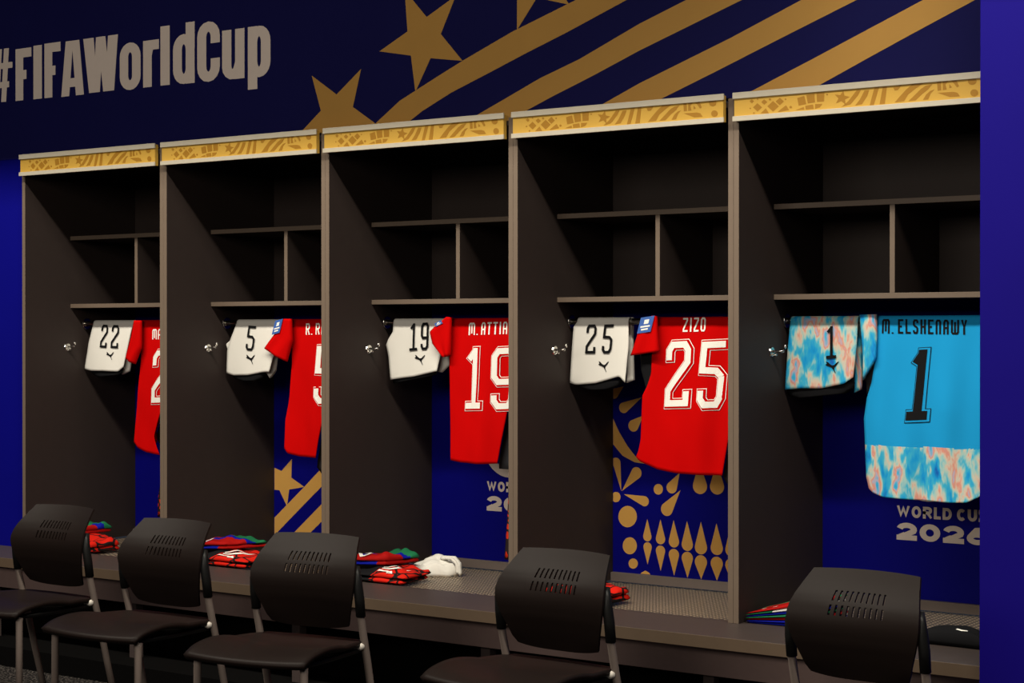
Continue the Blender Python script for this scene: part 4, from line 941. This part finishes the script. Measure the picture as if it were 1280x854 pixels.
# ------------------------------------------------------------------ chairs
CH = dict(at=.159, yt=.42, zt=.786, al=.196, yl=.322, zl=.677, ab=.146, yb=.373, zb=.494, ap=.198)
def chair_proto(loc, rz, label):
    r = empty('chair', loc, rz, label, 'chair', 'black chairs in front of the lockers')
    B = lambda m, name, material, parent, **kw: m.build(name, material, parent, absolute=False, **kw)
    # seat shell
    m = MB(); nu, nv = 24, 24
    vs = []
    for j in range(nv + 1):
        v = j / nv
        for i in range(nu + 1):
            u = 2 * i / nu - 1
            hw = .218 - .030 * v + .012 * math.sin(math.pi * v)
            y = .405 * v + (1 - v) ** 3 * (-.030 * (1 - u * u)) + .015 * v ** 4 * (1 - u * u)
            z = .452 + .014 * math.sin(math.pi * min(1, v * 1.6)) * (v < .625) - .012 * math.sin(math.pi * v) * (1 - u * u) - .010 * max(0, 1 - v * 7) ** 2 + .010 * abs(u) ** 4 * math.sin(math.pi * v)
            vs.append((u * hw, y, z))
    fs = [(j * (nu + 1) + i, j * (nu + 1) + i + 1, (j + 1) * (nu + 1) + i + 1, (j + 1) * (nu + 1) + i) for j in range(nv) for i in range(nu)]
    m.add(vs, fs)
    B(m, 'seat', M['plastic'], r, smooth=True, solid=0.016)
    # backrest shell with two rows of real slots
    c = CH
    ctrl = [(c['zb'], .373, c['ab']), (.550, .350, .164), (.595, .333, .181), (.630, .3240, .1915), (.652, .3215, .1955), (.672, .3240, .196), (.695, .3345, .192), (.720, .352, .184), (.752, .381, .172), (c['zt'], .415, c['at'])]
    def prof(z):
        for (z0, y0, a0), (z1, y1, a1) in zip(ctrl, ctrl[1:]):
            if z <= z1 + 1e-9:
                t = (z - z0) / (z1 - z0); return y0 + (y1 - y0) * t, a0 + (a1 - a0) * t
        return ctrl[-1][1:]
    slots_x = [-.0765 + .0170 * i for i in range(10)]
    sw = .0062
    rows_z = [(.6690, .6950), (.7050, .7310)]
    us = sorted(set([round(-1 + 2 * i / 22, 4) for i in range(23) if abs(-1 + 2 * i / 22) > .50] + [round(v / .19, 4) for x in slots_x for v in (x - sw / 2, x + sw / 2)]))
    zs = sorted(set([round(c['zb'] + (c['zt'] - c['zb']) * i / 26, 4) for i in range(27) if not any(a - .006 < c['zb'] + (c['zt'] - c['zb']) * i / 26 < b + .006 for a, b in rows_z)] + [.6690, .6777, .6863, .6950, .7050, .7137, .7223, .7310]))
    m = MB(); vs = []
    for z in zs:
        y, a = prof(z)
        e = (z - c['zb']) / (c['zt'] - c['zb'])
        for u in us:
            uu = u
            lean = .010 * (z - .70) / .03 * (1 if abs(u) < .5 else 0) * 0
            dz = -.003 * uu * uu * max(0, (e - .75) / .25) + .013 * abs(uu) ** 3 * max(0, (.12 - e) / .12)
            vs.append((uu * a + lean, y + .026 * (1 - uu * uu) * min(1, .4 + e), z + dz))
    n = len(us)
    slot_u = [(round((x - sw / 2) / .19, 4), round((x + sw / 2) / .19, 4)) for x in slots_x]
    fs = []
    for j in range(len(zs) - 1):
        for i in range(n - 1):
            uc, zc = (us[i] + us[i + 1]) / 2, (zs[j] + zs[j + 1]) / 2
            if any(a < zc < b for a, b in rows_z) and any(a < uc < b for a, b in slot_u): continue
            fs.append((j * n + i, j * n + i + 1, (j + 1) * n + i + 1, (j + 1) * n + i))
    m.add(vs, fs)
    bk = B(m, 'backrest', M['plastic'], r, smooth=True, solid=0.007)
    es = bk.modifiers.new('split', 'EDGE_SPLIT'); es.split_angle = math.radians(45)
    # legs and uprights
    for s in (-1, 1):
        x = s * c['ap']
        leg = B(MB().tube([(s * .196, .035, .012), (s * .195, .037, .420), (s * .194, .040, .434)], .0122, 14), 'leg', M['chair_metal'], r, smooth=True)
        B(MB().tube([(s * .196, .035, .001), (s * .196, .035, .035)], .0142, 14), 'foot_cap', M['sleeve_plastic'], leg, smooth=False)
        leg = B(MB().tube([(x, .497, .012), (x, .440, .225), (x, .400, .385), (x, .382, .450), (x, .357, .545), (x, .352, .565)], .0122, 14), 'leg', M['chair_metal'], r, smooth=True)
        B(MB().tube([(x, .500, .001), (x, .491, .035)], .0142, 14), 'foot_cap', M['sleeve_plastic'], leg, smooth=False)
        B(MB().tube([(x, .358, .543), (x, .350, .600), (x * .985, .344, .645), (x * .965, .347, .675), (x * .94, .358, .700)], [.0155, .016, .0155, .013, .008], 14), 'upright_sleeve', M['sleeve_plastic'], r, smooth=True)
        B(MB().tube([(s * .185, .050, .436), (s * .176, .20, .431), (x * .93, .375, .434)], .0085, 12), 'seat_rail', M['sleeve_plastic'], r, smooth=True)
        B(MB().tube([(s * .166, .362, .446), (s * .182, .362, .446), (s * .192, .366, .446), (s * .199, .374, .446)], [.006, .0125, .0125, .009], 14), 'bolt_cap', M['bolt'], r, smooth=True)
    B(MB().tube([(-.165, .30, .430), (.165, .30, .430)], .009, 12), 'cross_bar', M['sleeve_plastic'], r, smooth=True)
    return r

def copy_tree(o, parent=None):
    c = o.copy(); COL.objects.link(c); c.parent = parent
    for ch in o.children: copy_tree(ch, c)
    return c

SPOTS = [((-1.487, -1.223, 0), 0.0, 'leftmost black chair, in front of the locker with jersey 22'),
         ((-0.776, -1.334, 0), 0.017, 'second black chair from the left, in front of the gold star locker'),
         ((-0.039, -1.380, 0), 0.145, 'middle black chair, turned slightly, its back below jersey 5'),
         ((0.780, -1.288, 0), -0.038, 'second black chair from the right, below the white shorts numbered 25'),
         ((1.695, -1.203, 0), -0.052, 'rightmost black chair, in front of the locker with the sky blue jersey')]
proto = chair_proto(*SPOTS[0])
for loc, rz, lab in SPOTS[1:]:
    o = copy_tree(proto)
    o.location = loc; o.rotation_euler = (0, 0, rz); o['label'] = lab
